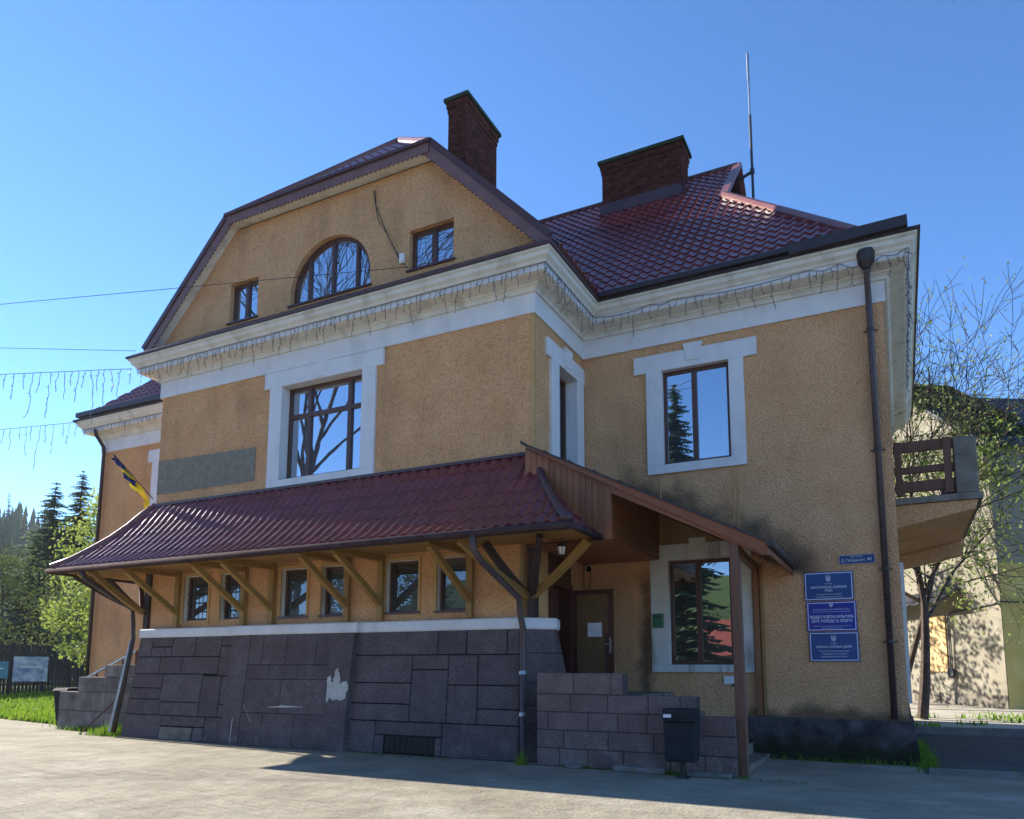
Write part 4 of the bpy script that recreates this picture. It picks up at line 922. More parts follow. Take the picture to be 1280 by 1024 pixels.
# boards above the lower window
vb = MB(); vb.hexa([(1.67,D-.05,4.18),(3.5,D-.05,4.18),(3.5,D-.02,4.18),(1.67,D-.02,4.18)], [(1.67,D-.05,zroof(1.67)-.09),(3.15,D-.05,4.10+.02),(3.15,D-.02,4.12),(1.67,D-.02,zroof(1.67)-.09)]); 
vb = MB(); vb.quad((1.67,D-.03,4.17),(2.95,D-.03,4.17),(1.67,D-.03,zroof(1.67)-.09)); vb = vb.build('window_boarding', M['timber'], B)
x = 1.68
while x < 2.9:
    x1_ = min(x+.11, 2.92); zt0, zt1 = max(zroof(x)-.09, 4.18), max(zroof(x1_)-.09, 4.175)
    b = MB(); b.hexa([(x+.003,D-.06,4.165),(x1_-.003,D-.06,4.165),(x1_-.003,D-.03,4.165),(x+.003,D-.03,4.165)], [(x+.003,D-.06,zt0),(x1_-.003,D-.06,zt1),(x1_-.003,D-.03,zt1),(x+.003,D-.03,zt0)]); b.build('plank', M['wood_pl'], vb); x += .11

# ---------------------------------------------------------------- balcony on the right side wall
bal = MB(); y0, y1, xo = 3.35, 8.2, 7.46
bal.box(RX, xo, y0, y1, 4.74, 4.86); bal = bal.build('balcony', M['concrete'], B)
b = MB(); b.hexa([(RX,y0+.1,4.32),(xo-.12,y0+.1,4.60),(xo-.12,y1-.1,4.60),(RX,y1-.1,4.32)], [(RX,y0+.1,4.74),(xo-.12,y0+.1,4.74),(xo-.12,y1-.1,4.74),(RX,y1-.1,4.74)]); b.build('balcony_soffit', M['stucco'], bal)
for yy in (y0+.05, y1-.55):
    b = MB(); b.hexa([(RX,yy,4.30-.28*(yy > 5)),(xo-.12,yy,4.57-.28*(yy > 5)),(xo-.12,yy+.35,4.57-.28*(yy > 5)),(RX,yy+.35,4.30-.28*(yy > 5))], [(RX,yy,4.73),(xo-.08,yy,4.73),(xo-.08,yy+.35,4.73),(RX,yy+.35,4.73)]); b.build('balcony_bracket', M['stucco'], bal)
for (yy) in (y0+.02, y1-.35):
    b = MB(); b.hexa([(7.05,yy,4.86),(7.41,yy,4.86),(7.41,yy+.33,4.86),(7.05,yy+.33,4.86)], [(7.05,yy,5.95),(7.42,yy,5.93),(7.42,yy+.33,5.93),(7.05,yy+.33,5.95)]); b.build('balcony_pillar', M['concrete'], bal, bevel=.02)
for z in (4.98, 5.34, 5.76):
    b = MB(); b.box(RX+.02,7.04,y0+.08,y0+.16,z,z+(.20 if z != 5.34 else .13)); b.build('balcony_rail', M['wood_old'], bal)
    b = MB(); b.box(7.25,7.33,y0+.36,y1-.37,z,z+(.20 if z != 5.34 else .13)); b.build('balcony_rail', M['wood_old'], bal)
for xx in (6.88, RX+.03):
    b = MB(); b.box(xx,xx+.12,y0+.02,y0+.1,4.9,5.96); b.build('rail_post', M['wood_old'], bal)
# side door frame below the balcony
b = MB(); b.box(RX,RX+.07,3.9,4.2,1.0,3.7); b.build('side_door_frame', M['white'], B)
b = MB(); b.box(RX+.0,RX+.04,4.2,5.2,1.0,3.6); b.build('side_door', M['doorbrown'], B)

# ---------------------------------------------------------------- small things on the walls
def text_mesh(txt, size, m, O, parent, align='CENTER', bold=0.0, spacing=1.0):
    cu = bpy.data.curves.new('t', 'FONT'); cu.body = txt; cu.size = size; cu.align_x = align; cu.align_y = 'CENTER'; cu.offset = bold; cu.extrude = .0006; cu.resolution_u = 2; cu.space_character = spacing
    to = bpy.data.objects.new('t', cu); COL.objects.link(to)
    dg = bpy.context.evaluated_depsgraph_get(); me = bpy.data.meshes.new_from_object(to.evaluated_get(dg)); bpy.data.objects.remove(to); bpy.data.curves.remove(cu)
    O = Vector(O)
    for v in me.vertices: v.co = O + Vector((v.co.x, -v.co.z-.001, v.co.y))
    me.name = 'lettering'; me.materials.clear(); me.materials.append(m)
    o = bpy.data.objects.new('lettering', me); COL.objects.link(o); setpar(o, parent); return o
def fit_text(txt, width, hgt, O, parent, bold=0.0, m=None):
    o = text_mesh(txt, hgt, m or M['ink'], (0,0,0), parent, bold=bold)
    xs = [v.co.x for v in o.data.vertices]; k = width/(max(xs)-min(xs)) if xs else 1; k = min(k, 1.6)
    zc = 0
    for v in o.data.vertices: v.co = Vector(O) + Vector((v.co.x*k, v.co.y, v.co.z))
    return o
def trident(O, h, parent):
    k = h/1.6; O = Vector(O); b = MB()
    def bar(pts, w):
        for (a, c) in zip(pts[:-1], pts[1:]):
            a = Vector((a[0],0,a[1]))*k; c = Vector((c[0],0,c[1]))*k; b.beam(O+a, O+c, w*k, .003, (0,-1,0))
    bar([(-.48,.8),(-.48,-.45),(.48,-.45),(.48,.8)], .16); bar([(0,.85),(0,-.8)], .17); bar([(-.48,.55),(-.22,.1),(-.18,-.45)], .12); bar([(.48,.55),(.22,.1),(.18,-.45)], .12); bar([(-.3,-.45),(0,-.78),(.3,-.45)], .11)
    return b.build('emblem', M['ink'], parent)
def sign(name, label, x0, x1, z0, z1, m, border, tilt=0):
    y = D-.03; b = MB(); b.box(x0,x1,y,y+.02,z0,z1); o = b.build(name, M[m]); tag(o, label, 'sign', 'blue office signs by the corner' if border else None)
    if border:
        b = MB(); g, t = .018, .014
        for (a, c, e, f) in ((x0+g,x1-g,z0+g,z0+g+t),(x0+g,x1-g,z1-g-t,z1-g),(x0+g,x0+g+t,z0+g+t,z1-g-t),(x1-g-t,x1-g,z0+g+t,z1-g-t)): b.box(a,c,y-.002,y-.0005,e,f)
        b.build('border', M['ink'], o)
    return o, y-.003
s1, y = sign('office_sign', 'blue council sign, topmost of the three plates beside the downpipe', 4.42,5.26,2.895,3.425,'blue',True)
cx = 4.84; trident((cx+.0,y,3.30),.11,s1); fit_text('УКРАЇНА',.12,.034,(cx,y,3.205),s1); fit_text('ВОРОХТЯНСЬКА СЕЛИЩНА',.62,.052,(cx,y,3.138),s1,.0012); fit_text('РАДА',.13,.052,(cx,y,3.078),s1,.0012); fit_text('Надвірнянського району',.42,.036,(cx,y,3.008),s1); fit_text('Івано-Франківської області',.46,.036,(cx,y,2.958),s1)
s2, y = sign('office_sign', 'royal blue department sign, middle plate of three beside the downpipe', 4.44,5.29,2.33,2.875,'blue2',True)
cx = 4.865; trident((cx,y,2.812),.085,s2); fit_text('ВОРОХТЯНСЬКА СЕЛИЩНА РАДА НАДВІРНЯНСЬКОГО РАЙОНУ',.62,.028,(cx,y,2.725),s2); fit_text('ВІДДІЛ ОСВІТИ, КУЛЬТУРИ,',.74,.066,(cx,y,2.588),s2,.0018); fit_text("СІМ'Ї, МОЛОДІ ТА СПОРТУ",.70,.066,(cx,y,2.512),s2,.0018); fit_text('Івано-Франківської області',.36,.026,(cx,y,2.385),s2)
b = MB(); b.box(4.54,5.19,y,y+.001,2.682,2.687); b.box(4.54,5.19,y,y+.001,2.418,2.423); b.build('rule', M['ink'], s2)
s3, y = sign('office_sign', 'blue children service sign, lowest plate of three beside the downpipe', 4.46,5.30,1.775,2.315,'blue',True)
cx = 4.88; trident((cx,y,2.195),.11,s3); fit_text('УКРАЇНА',.12,.034,(cx,y,2.10),s3); fit_text('СЛУЖБА У СПРАВАХ ДІТЕЙ',.60,.050,(cx,y,2.04),s3,.0012); fit_text('Ворохтянської селищної ради',.50,.036,(cx,y,1.965),s3); fit_text('Надвірнянського району',.42,.036,(cx,y,1.915),s3); fit_text('Івано-Франківської області',.46,.036,(cx,y,1.865),s3)
s4, y = sign('street_sign', 'small navy street name plate high above the office signs', 5.05,5.63,3.555,3.705,'blue3',False)
fit_text('ВУЛИЦЯ',.20,.034,(5.34,y,3.678),s4); fit_text('Д. Галицького',.40,.075,(5.28,y,3.613),s4); fit_text('41',.07,.085,(5.555,y,3.622),s4,.001)
b = MB(); b.box(5.04,5.64,D-.032,D-.012,3.545,3.715); b.build('frame', M['metal'], s4).location = (0, .004, 0)
# green box, meter box
o = thing('letter_box', (1.63,D-.1,2.4), 'small green metal box on the stained window surround', 'box')
b = MB(); b.box(1.52,1.74,D-.13,D-.065,2.46,2.74); b.build('body', M['green'], o, bevel=.01); b = MB(); b.box(1.55,1.71,D-.138,D-.13,2.66,2.69); b.build('slot', M['irondark'], o)
o = thing('junction_box', (2.99,D-.05,1.4), 'small white box under the lower window beside porch post', 'box')
b = MB(); b.box(2.88,3.10,D-.06,D-.0,1.34,1.50); b.build('body', M['plastic'], o, bevel=.01); b = MB(); b.tube([(3.06,D-.07,1.36),(3.06,D-.06,1.30)], .02, 8); b.build('gland', M['irondark'], o)
o = thing('alarm_box', (-3.1,-.05,10.25), 'white plastic box on the gable beside the small window', 'box')
b = MB(); b.box(-3.17,-3.05,-.08,-.0,10.25,10.48); b.build('body', M['plastic'], o, bevel=.015); b = MB(); b.box(-3.15,-3.07,-.085,-.078,10.28,10.34); b.build('cover', M['plastic'], o)
# lamp
o = thing('hanging_lantern', (.78,-.5,3.6), 'small dark lantern hanging under the canopy corner', 'lamp')
lx, ly_ = .78, -.5
b = MB(); b.tube([(lx,ly_,3.98),(lx,ly_,3.80)], .01, 6); b.build('stem', M['irondark'], o)
b = MB(); b.tube([(lx,ly_,3.82),(lx,ly_,3.79),(lx,ly_,3.74)], [.02,.06,.105], 6); b.build('cap', M['irondark'], o)
b = MB(); b.tube([(lx,ly_,3.738),(lx,ly_,3.60)], [.085,.055], 6); b.build('lamp_glass', M['plastic'], o)
b = MB(); [b.beam((lx+.088*math.cos(k*math.pi/3),ly_+.088*math.sin(k*math.pi/3),3.74), (lx+.058*math.cos(k*math.pi/3),ly_+.058*math.sin(k*math.pi/3),3.60), .012, .012) for k in range(6)]; b.tube([(lx,ly_,3.605),(lx,ly_,3.57)], [.06,.03], 6); b.build('cage', M['irondark'], o)
# security camera
o = thing('security_camera', (.2,2.3,3.7), 'white dome camera on a bracket above the open porch door', 'camera')
b = MB(); b.tube([(.16,2.52,3.80),(.16,2.38,3.78)], .03, 8); b.tube([(.16,2.40,3.80),(.20,2.28,3.74)], [.045,.05], 10); b.build('housing', M['plastic'], o); b = MB(); b.tube([(.20,2.28,3.74),(.23,2.20,3.69),(.24,2.18,3.68)], [.05,.05,.03], 10); b.build('lens', M['black'], o)
b = MB(); b.tube([(.16,2.51,3.78),(.13,2.515,3.3)], .012, 6); b.build('cable', M['wood_y'], o)
# litter bin
o = thing('litter_bin', (2.93,-.95,0), 'charcoal metal litter bin on a post before the stair parapet', 'bin')
b = MB(); b.beam((2.93,-.92,0), (2.93,-.92,.35), .08, .08); b.box(2.83,3.03,-1.0,-.84,0,.012); b.build('post', M['irondark'], o)
b = MB(); b.hexa([(2.72,-1.12,.25),(3.15,-1.12,.25),(3.15,-.78,.25),(2.72,-.78,.25)], [(2.70,-1.13,.83),(3.17,-1.13,.83),(3.17,-.77,.83),(2.70,-.77,.83)]); b.build('body', M['bin'], o, bevel=.012)
b = MB(); b.hexa([(2.69,-1.14,.84),(3.18,-1.14,.84),(3.18,-.76,.84),(2.69,-.76,.84)], [(2.69,-1.14,1.03),(3.18,-1.14,1.03),(3.18,-.76,1.03),(2.69,-.76,1.03)]); b.build('lid', M['bin'], o, bevel=.012)
b = MB(); b.box(2.71,2.83,-1.148,-1.142,.90,.95); b.build('sticker', M['paper'], o)
# flag
o = thing('wall_flag', (-10.55,-.05,5.85), 'blue and yellow flag wrapped round a slanting pole at wing corner', 'flag')
fp, fq = Vector((-10.62,-.02,5.86)), Vector((-12.22,-.05,7.20))
b = MB(); b.tube([fp, fq], .016, 8); b.build('pole', M['wood_old'], o)
def cloth(nm, m, t0, t1, w0, w1, sd):
    rnd = random.Random(sd); b = MB(); n = 14; mcol = 6; d = (fq-fp); dn = Vector((-.4,0,-.9)).normalized()
    for i in range(n+1):
        t = t0 + (t1-t0)*i/n; c = fp + d*t; wv = w0 + (w1-w0)*i/n + .03*math.sin(i*1.7+sd)
        for j in range(mcol+1):
            s_ = j/mcol; b.v.append(tuple(c + Vector((.25,0,-.95))*(wv*s_) + Vector((0,-1,0))*(.07*math.sin(s_*7+i*.8+sd)*(.3+s_) + .03) + Vector((.02*math.sin(i*2.1+j),0,.02*math.sin(i*1.3+j*2)))))
    for i in range(n):
        for j in range(mcol): b.f.append((i*(mcol+1)+j, i*(mcol+1)+j+1, (i+1)*(mcol+1)+j+1, (i+1)*(mcol+1)+j))
    return b.build(nm, M[m], o, smooth=True)
cloth('blue_band', 'flagb', .99, .38, .10, .34, 1); cloth('yellow_band', 'flagy', .72, .12, .20, .50, 3)
# cables on the gable
o = MB().tube([(-3.9,-.03,12.2),(-3.85,-.04,11.8),(-3.45,-.05,10.9),(-3.12,-.05,10.3),(-3.0,-.04,10.15)], .010, 6).tube([(-3.95,-.02,12.2),(-3.8,-.03,11.5),(-3.5,-.04,11.0),(-3.2,-.04,10.4),(-2.95,-.04,10.1)], .008, 6).build('wall_cable', M['wire']); tag(o, 'thin black cables running down the gable to the white box', 'cable')

# ---------------------------------------------------------------- strings of icicle lights
def icicles(label, pts, spacing, lmin, lmax, m, r=.006, seed=1, sag=0.0, group='strings of icicle lights'):
    rnd = random.Random(seed); P = [Vector(p) for p in pts]; dense = []
    for a, c in zip(P[:-1], P[1:]):
        n = max(2, int((c-a).length/.25))
        for i in range(n): v = a.lerp(c, i/n); v.z -= sag*math.sin(math.pi*i/n) + rnd.uniform(0,.012); dense.append(v)
    dense.append(P[-1])
    o = thing('icicle_lights', P[0], label, 'string lights', group)
    MB().tube(dense, r, 5).build('cable', M[m], o)
    b = MB(); L = 0; nxt = .05; k = 0
    for a, c in zip(dense[:-1], dense[1:]):
        d = (c-a).length
        while nxt < L+d:
            v = a.lerp(c, (nxt-L)/d); ln = (lmin + (lmax-lmin)*((.15,.5,.25,.8,.35,1,.2,.6)[k % 8])*rnd.uniform(.7,1.15)); n = max(2, int(ln/.06)); p = [v]
            for i in range(n):
                q = p[-1] + Vector((rnd.uniform(-.025,.025), rnd.uniform(-.02,.02), -ln/n)); p.append(q)
                if rnd.random() < .55: b.tube([q, q + Vector((rnd.uniform(-.05,.05), rnd.uniform(-.03,.03), rnd.uniform(-.045,-.01)))], r*1.1, 3)
            b.tube(p, r*.85, 3); nxt += spacing*rnd.uniform(.75,1.3); k += 1
        L += d
    b.build('strand', M[m], o)['kind'] = 'stuff'
co_ = .475; zl = 9.155
icicles('string of icicle lights along the cornice of the gable front', [(-10.98,-co_,zl),(co_,-co_,zl)], .14, .07, .58, 'lightdark', .0075, 1)
icicles('string of icicle lights along the cornice above the return window', [(co_,-co_,zl),(co_,D-co_-.02,zl)], .14, .08, .58, 'lightdark', .0075, 2)
icicles('sagging icicle lights under the cornice above the office signs', [(co_,D-co_,zl),(1.7,D-co_,zl+.02),(2.2,D-co_,zl+.02),(4.8,D-co_,zl),(5.35,D-co_,zl),(5.75,D-co_,zl-.12),(6.05,D-co_,zl-.02),(RX+co_,D-co_,zl+.03)], .16, .06, .58, 'lightdark', .0075, 3, sag=.07)
icicles('icicle lights hanging along the side cornice over the balcony', [(RX+co_,D-co_,zl),(RX+co_,9.5,zl)], .12, .05, .3, 'lightdark', .0075, 4)
icicles('icicle lights along the lower wing cornice behind the flag', [(LX-co_,D-co_,zl),(-10.98,D-co_,zl)], .14, .05, .25, 'lightdark', .0075, 5)
PO = Vector((-31.0, -8.0, 0))
icicles('upper icicle light string spanning the street to the gable cornice', [(-11.1,-.5,9.20),(PO.x,PO.y,9.2)], .21, .25, 1.35, 'lightcord', .009, 6, group='icicle lights over the street')
icicles('lower icicle light string spanning the street to the wing cornice', [(-17.0,D-.6,9.4),(PO.x,PO.y,6.65)], .21, .25, 1.35, 'lightcord', .009, 7, group='icicle lights over the street')
def cable(pts, label, r=.012, sag=.0):
    P = [Vector(p) for p in pts]; d = []
    for a, c in zip(P[:-1], P[1:]):
        for i in range(12): v = a.lerp(c, i/12); v.z -= sag*4*(i/12)*(1-i/12); d.append(v)
    d.append(P[-1]); return tag(MB().tube(d, r, 5).build('overhead_wire', M['wire']), label, 'wire')
cable([(-2.95,-.1,10.1),(PO.x,PO.y,10.5)], 'single thin wire crossing the gable at window height', .007)
cable([(-11.0,-.5,9.65),(PO.x,PO.y,11.1)], 'single thin wire reaching the corner of the gable eave', .007)
pole = thing('utility_pole', PO, 'timber utility pole carrying the street wires', 'pole')
b = MB(); b.tube([(PO.x,PO.y,-.02),(PO.x,PO.y,11.6)], [.17,.11], 10); b.build('shaft', M['bark'], pole); b = MB(); b.beam((PO.x-.7,PO.y,11.0), (PO.x+.7,PO.y,11.0), .1, .1); b.build('crossarm', M['wood_old'], pole)

# ---------------------------------------------------------------- left yard
o = thing('stick', (-12.3,-.5,0), 'thin stick leaning against the weathered stair parapet', 'stick')
b = MB(); b.tube([(-12.15,-.45,0),(-11.75,.05,.7),(-11.55,.28,1.18)], [.022,.02,.015], 6); b.build('shaft', M['wood_old'], o)
b = MB(); b.tube([(-11.72,.08,.78),(-11.66,.10,.9)], .008, 5); b.build('twig', M['wood_old'], o)
o = thing('waste_bin', (-14.75,.9,0), 'dark plastic waste bin standing at the end of the left steps', 'bin')
b = MB(); b.hexa([(-14.95,.7,.02),(-14.5,.7,.02),(-14.5,1.15,.02),(-14.95,1.15,.02)], [(-15.05,.62,.98),(-14.42,.62,.98),(-14.42,1.22,.98),(-15.05,1.22,.98)]); b.build('body', M['bin'], o, bevel=.03)
b = MB(); b.hexa([(-15.09,.58,.985),(-14.38,.58,.985),(-14.38,1.26,.985),(-15.09,1.26,.985)], [(-15.03,.66,1.07),(-14.44,.66,1.07),(-14.44,1.2,1.07),(-15.03,1.2,1.07)]); b.build('lid', M['bin'], o, bevel=.015)
b = MB(); b.box(-14.6,-14.45,.66,.68,.55,.7); b.build('sticker', M['paper'], o)
o = thing('stair_railing', (-14.6,1.6,0), 'grey metal railing along the left entrance steps', 'railing')
b = MB(); b.beam((-15.2,1.6,1.30), (-13.0,1.6,2.10), .06, .05); b.build('handrail', M['metal'], o)
b = MB(); b.beam((-15.2,1.6,.75), (-13.0,1.6,1.5), .04, .04); b.build('lower_rail', M['irondark'], o)
for k in range(5):
    x = -15.2+.55*k; zb = max(0, 1.2-.185*max(0, math.ceil((-13.0-x)/.3))) ; b = MB(); b.beam((x,1.6,zb), (x,1.6,1.30+.2*k), .045, .045); b.build('baluster', M['wood_old'], o)
# fence with boards
F0, F1 = Vector((-38.0,3.6,0)), Vector((-27.5,21.5,0)); fd = (F1-F0).normalized(); fn = Vector((fd.y,-fd.x,0)); FL = (F1-F0).length
def fz(p):   # height of the lawn under the fence
    return .5
o = thing('board_fence', (F0+F1)/2, 'dark weathered board fence behind the lawn', 'fence')
b = MB(); n = int(FL/.16)
for i in range(n):
    p = F0 + fd*(i*.16); h = 2.5 + random.uniform(-.05,.05); q = [p - fd*.07, p + fd*.07, p + fd*.07 - fn*.03, p - fd*.07 - fn*.03]
    b.hexa([v + Vector((0,0,.3)) for v in q], [v + Vector((0,0,.3+h)) for v in q])
pk = b.build('plank', M['fence'], o); pk['kind'] = 'stuff'
for i in range(9):
    p = F0 + fd*(FL*i/8) - fn*.12; b = MB(); b.beam(p + Vector((0,0,.2)), p + Vector((0,0,2.9)), .14, .14); b.build('post', M['fence'], o)
for z in (.8, 2.3): b = MB(); b.beam(F0 + Vector((0,0,z)) - fn*.06, F1 + Vector((0,0,z)) - fn*.06, .05, .12); b.build('rail', M['fence'], o)
def board(t, w, h, z, m, lab):
    c = F0 + fd*t + fn*.12; o = thing('notice_board', c, lab, 'board')
    b = MB(); b.hexa([c - fd*w/2 + Vector((0,0,z)), c + fd*w/2 + Vector((0,0,z)), c + fd*w/2 - fn*.05 + Vector((0,0,z)), c - fd*w/2 - fn*.05 + Vector((0,0,z))], [c - fd*w/2 + Vector((0,0,z+h)), c + fd*w/2 + Vector((0,0,z+h)), c + fd*w/2 - fn*.05 + Vector((0,0,z+h)), c - fd*w/2 - fn*.05 + Vector((0,0,z+h))]); b.build('panel', M[m], o)
    b = MB()
    for sg in (-1, 1): b.beam(c + fd*(sg*w*.42) - fn*.05 + Vector((0,0,.3)), c + fd*(sg*w*.42) - fn*.05 + Vector((0,0,z+h)), .06, .06)
    b.build('leg', M['irondark'], o)
    b = MB(); f = c + fn*.006
    b.hexa([f - fd*w*.3 + Vector((0,0,z+h*.55)), f + fd*w*.35 + Vector((0,0,z+h*.55)), f + fd*w*.35 + Vector((0,0,z+h*.62)), f - fd*w*.3 + Vector((0,0,z+h*.62))], [f + fn*.002 - fd*w*.3 + Vector((0,0,z+h*.55)), f + fn*.002 + fd*w*.35 + Vector((0,0,z+h*.55)), f + fn*.002 + fd*w*.35 + Vector((0,0,z+h*.62)), f + fn*.002 - fd*w*.3 + Vector((0,0,z+h*.62))]); b.build('print_band', M['paper'], o)
board(8.6, 1.5, 1.25, .95, 'poster', 'pale blue printed poster board in front of the fence')
board(7.0, 1.3, .85, 1.1, 'poster2', 'teal poster board beside the pale poster at the fence')

# ---------------------------------------------------------------- vegetation
def leafquad(b, c, size, rnd):
    a = Vector((rnd.gauss(0,1), rnd.gauss(0,1), rnd.gauss(0,1))).normalized(); t = a.orthogonal().normalized(); t.rotate(Matrix.Rotation(rnd.uniform(0,6.28), 3, a)); u = a.cross(t)
    l = size*rnd.uniform(.7,1.3); w = l*.55
    k = len(b.v); b.v += [tuple(c - t*l*.5), tuple(c + u*w*.5), tuple(c + t*l*.5), tuple(c - u*w*.5)]; b.f.append((k,k+1,k+2,k+3))
def tree(name, label, base, h, seed, leafm=None, leafn=6, leafsize=.12, spread=.9, levels=4, trunk=.16, split0=.3, group=None, twig=.012, lean=(0,0), kids=(4,4,4,3), upw=.35, cat='tree', fork=False):
    rnd = random.Random(seed); base = Vector(base); o = thing(name, base, label, cat, group); wood = MB(); leaves = MB()
    def grow(p, d, L, r, lv):
        n = 5; pts = [p]; rs = [r]; dd = d.copy()
        for i in range(n):
            dd = (dd + Vector((rnd.gauss(0,.10), rnd.gauss(0,.10), rnd.gauss(0,.06) + upw*.08))).normalized(); pts.append(pts[-1] + dd*(L/n)); rs.append(r + (max(r*.45, twig*.6)-r)*(i+1)/n)
        wood.tube(pts, rs, 7 if lv == 0 else (5 if lv == 1 else 3), cap=False)
        if lv >= levels-1:
            if leafm:
                for i in range(leafn): leafquad(leaves, pts[rnd.randint(2,n)] + Vector((rnd.gauss(0,1), rnd.gauss(0,1), rnd.gauss(0,1)))*leafsize*1.1, leafsize, rnd)
            return
        nk = kids[min(lv, len(kids)-1)]
        for k in range(nk):
            t = (split0 + (1-split0)*(k+rnd.uniform(.2,.9))/nk) if lv == 0 else rnd.uniform(.3,1.0)
            if k == nk-1: t = 1.0
            i = min(n-1, int(t*n)); f = t*n-i; q = pts[i].lerp(pts[i+1], min(1, f)); rr = max(twig, (rs[i]*.62)); ax = (pts[i+1]-pts[i]).normalized()
            az = rnd.uniform(0, 6.28) if lv else (k*2.4+rnd.uniform(-.4,.4)); ang = rnd.uniform(.45,.95)*spread if k < nk-1 else rnd.uniform(.1,.35)
            s_ = ax.orthogonal().normalized(); s_.rotate(Matrix.Rotation(az, 3, ax)); nd = (ax*math.cos(ang) + s_*math.sin(ang)).normalized()
            grow(q, nd, L*rnd.uniform(.55,.8)*(1.0 if lv else .9), rr, lv+1)
    grow(base, Vector((lean[0], lean[1], 1)).normalized(), h*.55, trunk, 0)
    wood.build('trunk', M['bark'], o)
    if leafm: leaves.build('crown', M[leafm], o)
    return o
def leafy(name, label, base, h, seed, leafm, n, rad, size, crown0=.25, trunk=.14, group=None, cat='tree', lean=(0,0)):
    """tree with limbs and clumps of leaves spread through an uneven crown"""
    rnd = random.Random(seed); base = Vector(base); o = thing(name, base, label, cat, group); wood = MB(); lv = MB()
    top = base + Vector((rnd.uniform(-.3,.3)+lean[0], rnd.uniform(-.3,.3)+lean[1], h*.92)); wood.tube([base, base.lerp(top,.5)+Vector((.15,0,0)), top], [trunk, trunk*.6, .02], 7)
    nb = max(14, n//110)
    for k in range(nb):
        t = crown0 + (1-crown0)*((k+rnd.random())/nb)**.9; c0 = base.lerp(top, t); prof = math.sin(math.pi*min(1, (t-crown0)/(1-crown0)*.82+.16))**.8; az = k*2.4+rnd.uniform(-.5,.5); rr = rad*prof*rnd.uniform(.55,1.1)
        tip = c0 + Vector((math.cos(az)*rr, math.sin(az)*rr, rr*rnd.uniform(.05,.55))); mid = c0.lerp(tip,.5) + Vector((0,0,.1)); wood.tube([c0, mid, tip], [trunk*.3, trunk*.16, .008], 4)
        for j in range(n//nb):
            s_ = rnd.random()**.6; c = c0.lerp(tip, .25+.85*s_); leafquad(lv, c + Vector((rnd.gauss(0,1), rnd.gauss(0,1), rnd.gauss(0,.8)))*(rad*.13), size, rnd)
    wood.build('trunk', M['bark'], o); lv.build('crown', M[leafm], o); return o
def spruce(base, h, seed, rad, label, dens=1.0, name='spruce_tree', group='spruce trees'):
    rnd = random.Random(seed); base = Vector(base); o = thing(name, base, label, 'tree', group); w = MB(); f = MB()
    w.tube([base, base + Vector((0,0,h))], [h*.014+.04, .02], 6); w.build('trunk', M['bark'], o)
    nl = int(h*5.2*dens)
    for i in range(nl):
        t = (i+rnd.random())/nl; z = h*(.10+.90*t); rr = rad*(1-t)**.8*rnd.uniform(.7,1.2)+.25; nb = int(6+4*(1-t))
        for k in range(nb):
            az = rnd.uniform(0,6.28); L = rr*rnd.uniform(.6,1.1); d = Vector((math.cos(az), math.sin(az), 0)); sd = Vector((-d.y, d.x, 0)); p0 = base + Vector((0,0,z)); ns = 5
            for j in range(ns):
                a = j/ns; droop = -.30*L*(a**1.3) + .16*L*a; wd = (.30*L*(1-a*.75)+.06)*rnd.uniform(.7,1.2); c = p0 + d*(L*a) + Vector((0,0,droop)); c2 = p0 + d*(L*(a+.30)) + Vector((0,0,-.30*L*((a+.30)**1.3)+.16*L*(a+.3)))
                for sgn in (-1, 1):
                    e = c.lerp(c2,.5) + sd*sgn*wd + Vector((0,0,-wd*.45*rnd.uniform(.5,1.3))); f.quad(c, c2, e)
    f.build('crown', M['spruce'], o); return o
# left background trees
SPR = [((-58.1,26.4,0),17.6,4.4), ((-57.0,28.0,0),18.8,4.0), ((-55.5,23.6,0),12.5,3.8), ((-53,30.5,0),15.5,3.6), ((-63,23.0,0),11.5,3.6), ((-66,31.5,0),16,3.8)]
LB = ['tall spruce beside the leafy green tree, left of two peaks', 'tallest spruce beside the leafy green tree', 'shorter spruce in front of the tall pair', 'spruce half hidden behind the leafy green tree', 'low spruce beyond the olive tree', 'spruce standing behind the tall pair']
for (p, h, r_), lb, i in zip(SPR, LB, range(9)): spruce(p, h, 20+i, r_, lb, 1.0)
leafy('leafy_tree', 'bright green young-leaved tree beside the lower wing', (-29.9,11.9,.4), 10.8, 5, 'leaf_l', 5200, 2.5, .21, .10)
leafy('leafy_tree', 'yellow green sapling at the end of the board fence', (-27.2,10.0,.4), 5.6, 6, 'leaf_l', 2200, 1.8, .20, .2)
leafy('leafy_tree', 'spreading olive green tree behind the poster boards', (-42.5,14.4,.3), 8.6, 7, 'leaf_o', 5200, 4.3, .20, .18)
leafy('leafy_tree', 'darker olive tree behind the fence', (-45,21,.3), 9.5, 8, 'leaf_o', 4200, 3.6, .22, .15)
# hill
def hz(x, y):
    v = Vector((x, y, 0)); hd = math.degrees(math.atan2(-(x-CAM.x), y-CAM.y)); r_ = math.hypot(x-CAM.x, y-CAM.y)
    rise = max(0, (r_-110)/260); rise = rise*rise*(3-2*rise) if rise < 1 else 1
    k = 58 + 26*max(-1.2, min(1.6, (hd-59)/9)); return -1 + max(0, k)*rise*.9 + 6*noise.noise(v*.012)*rise + max(0, r_-370)*.02
b = MB(); na, nr = 60, 34
for j in range(nr+1):
    r_ = 95 + 520*(j/nr)**1.2
    for i in range(na+1):
        a = R(20 + 90*i/na); x = CAM.x - math.sin(a)*r_; y = CAM.y + math.cos(a)*r_; b.v.append((x, y, hz(x, y)))
for j in range(nr):
    for i in range(na): b.f.append((j*(na+1)+i, (j+1)*(na+1)+i, (j+1)*(na+1)+i+1, j*(na+1)+i+1))
struct(b.build('hill', M['hill'], smooth=True))
rnd = random.Random(3); fo = MB()
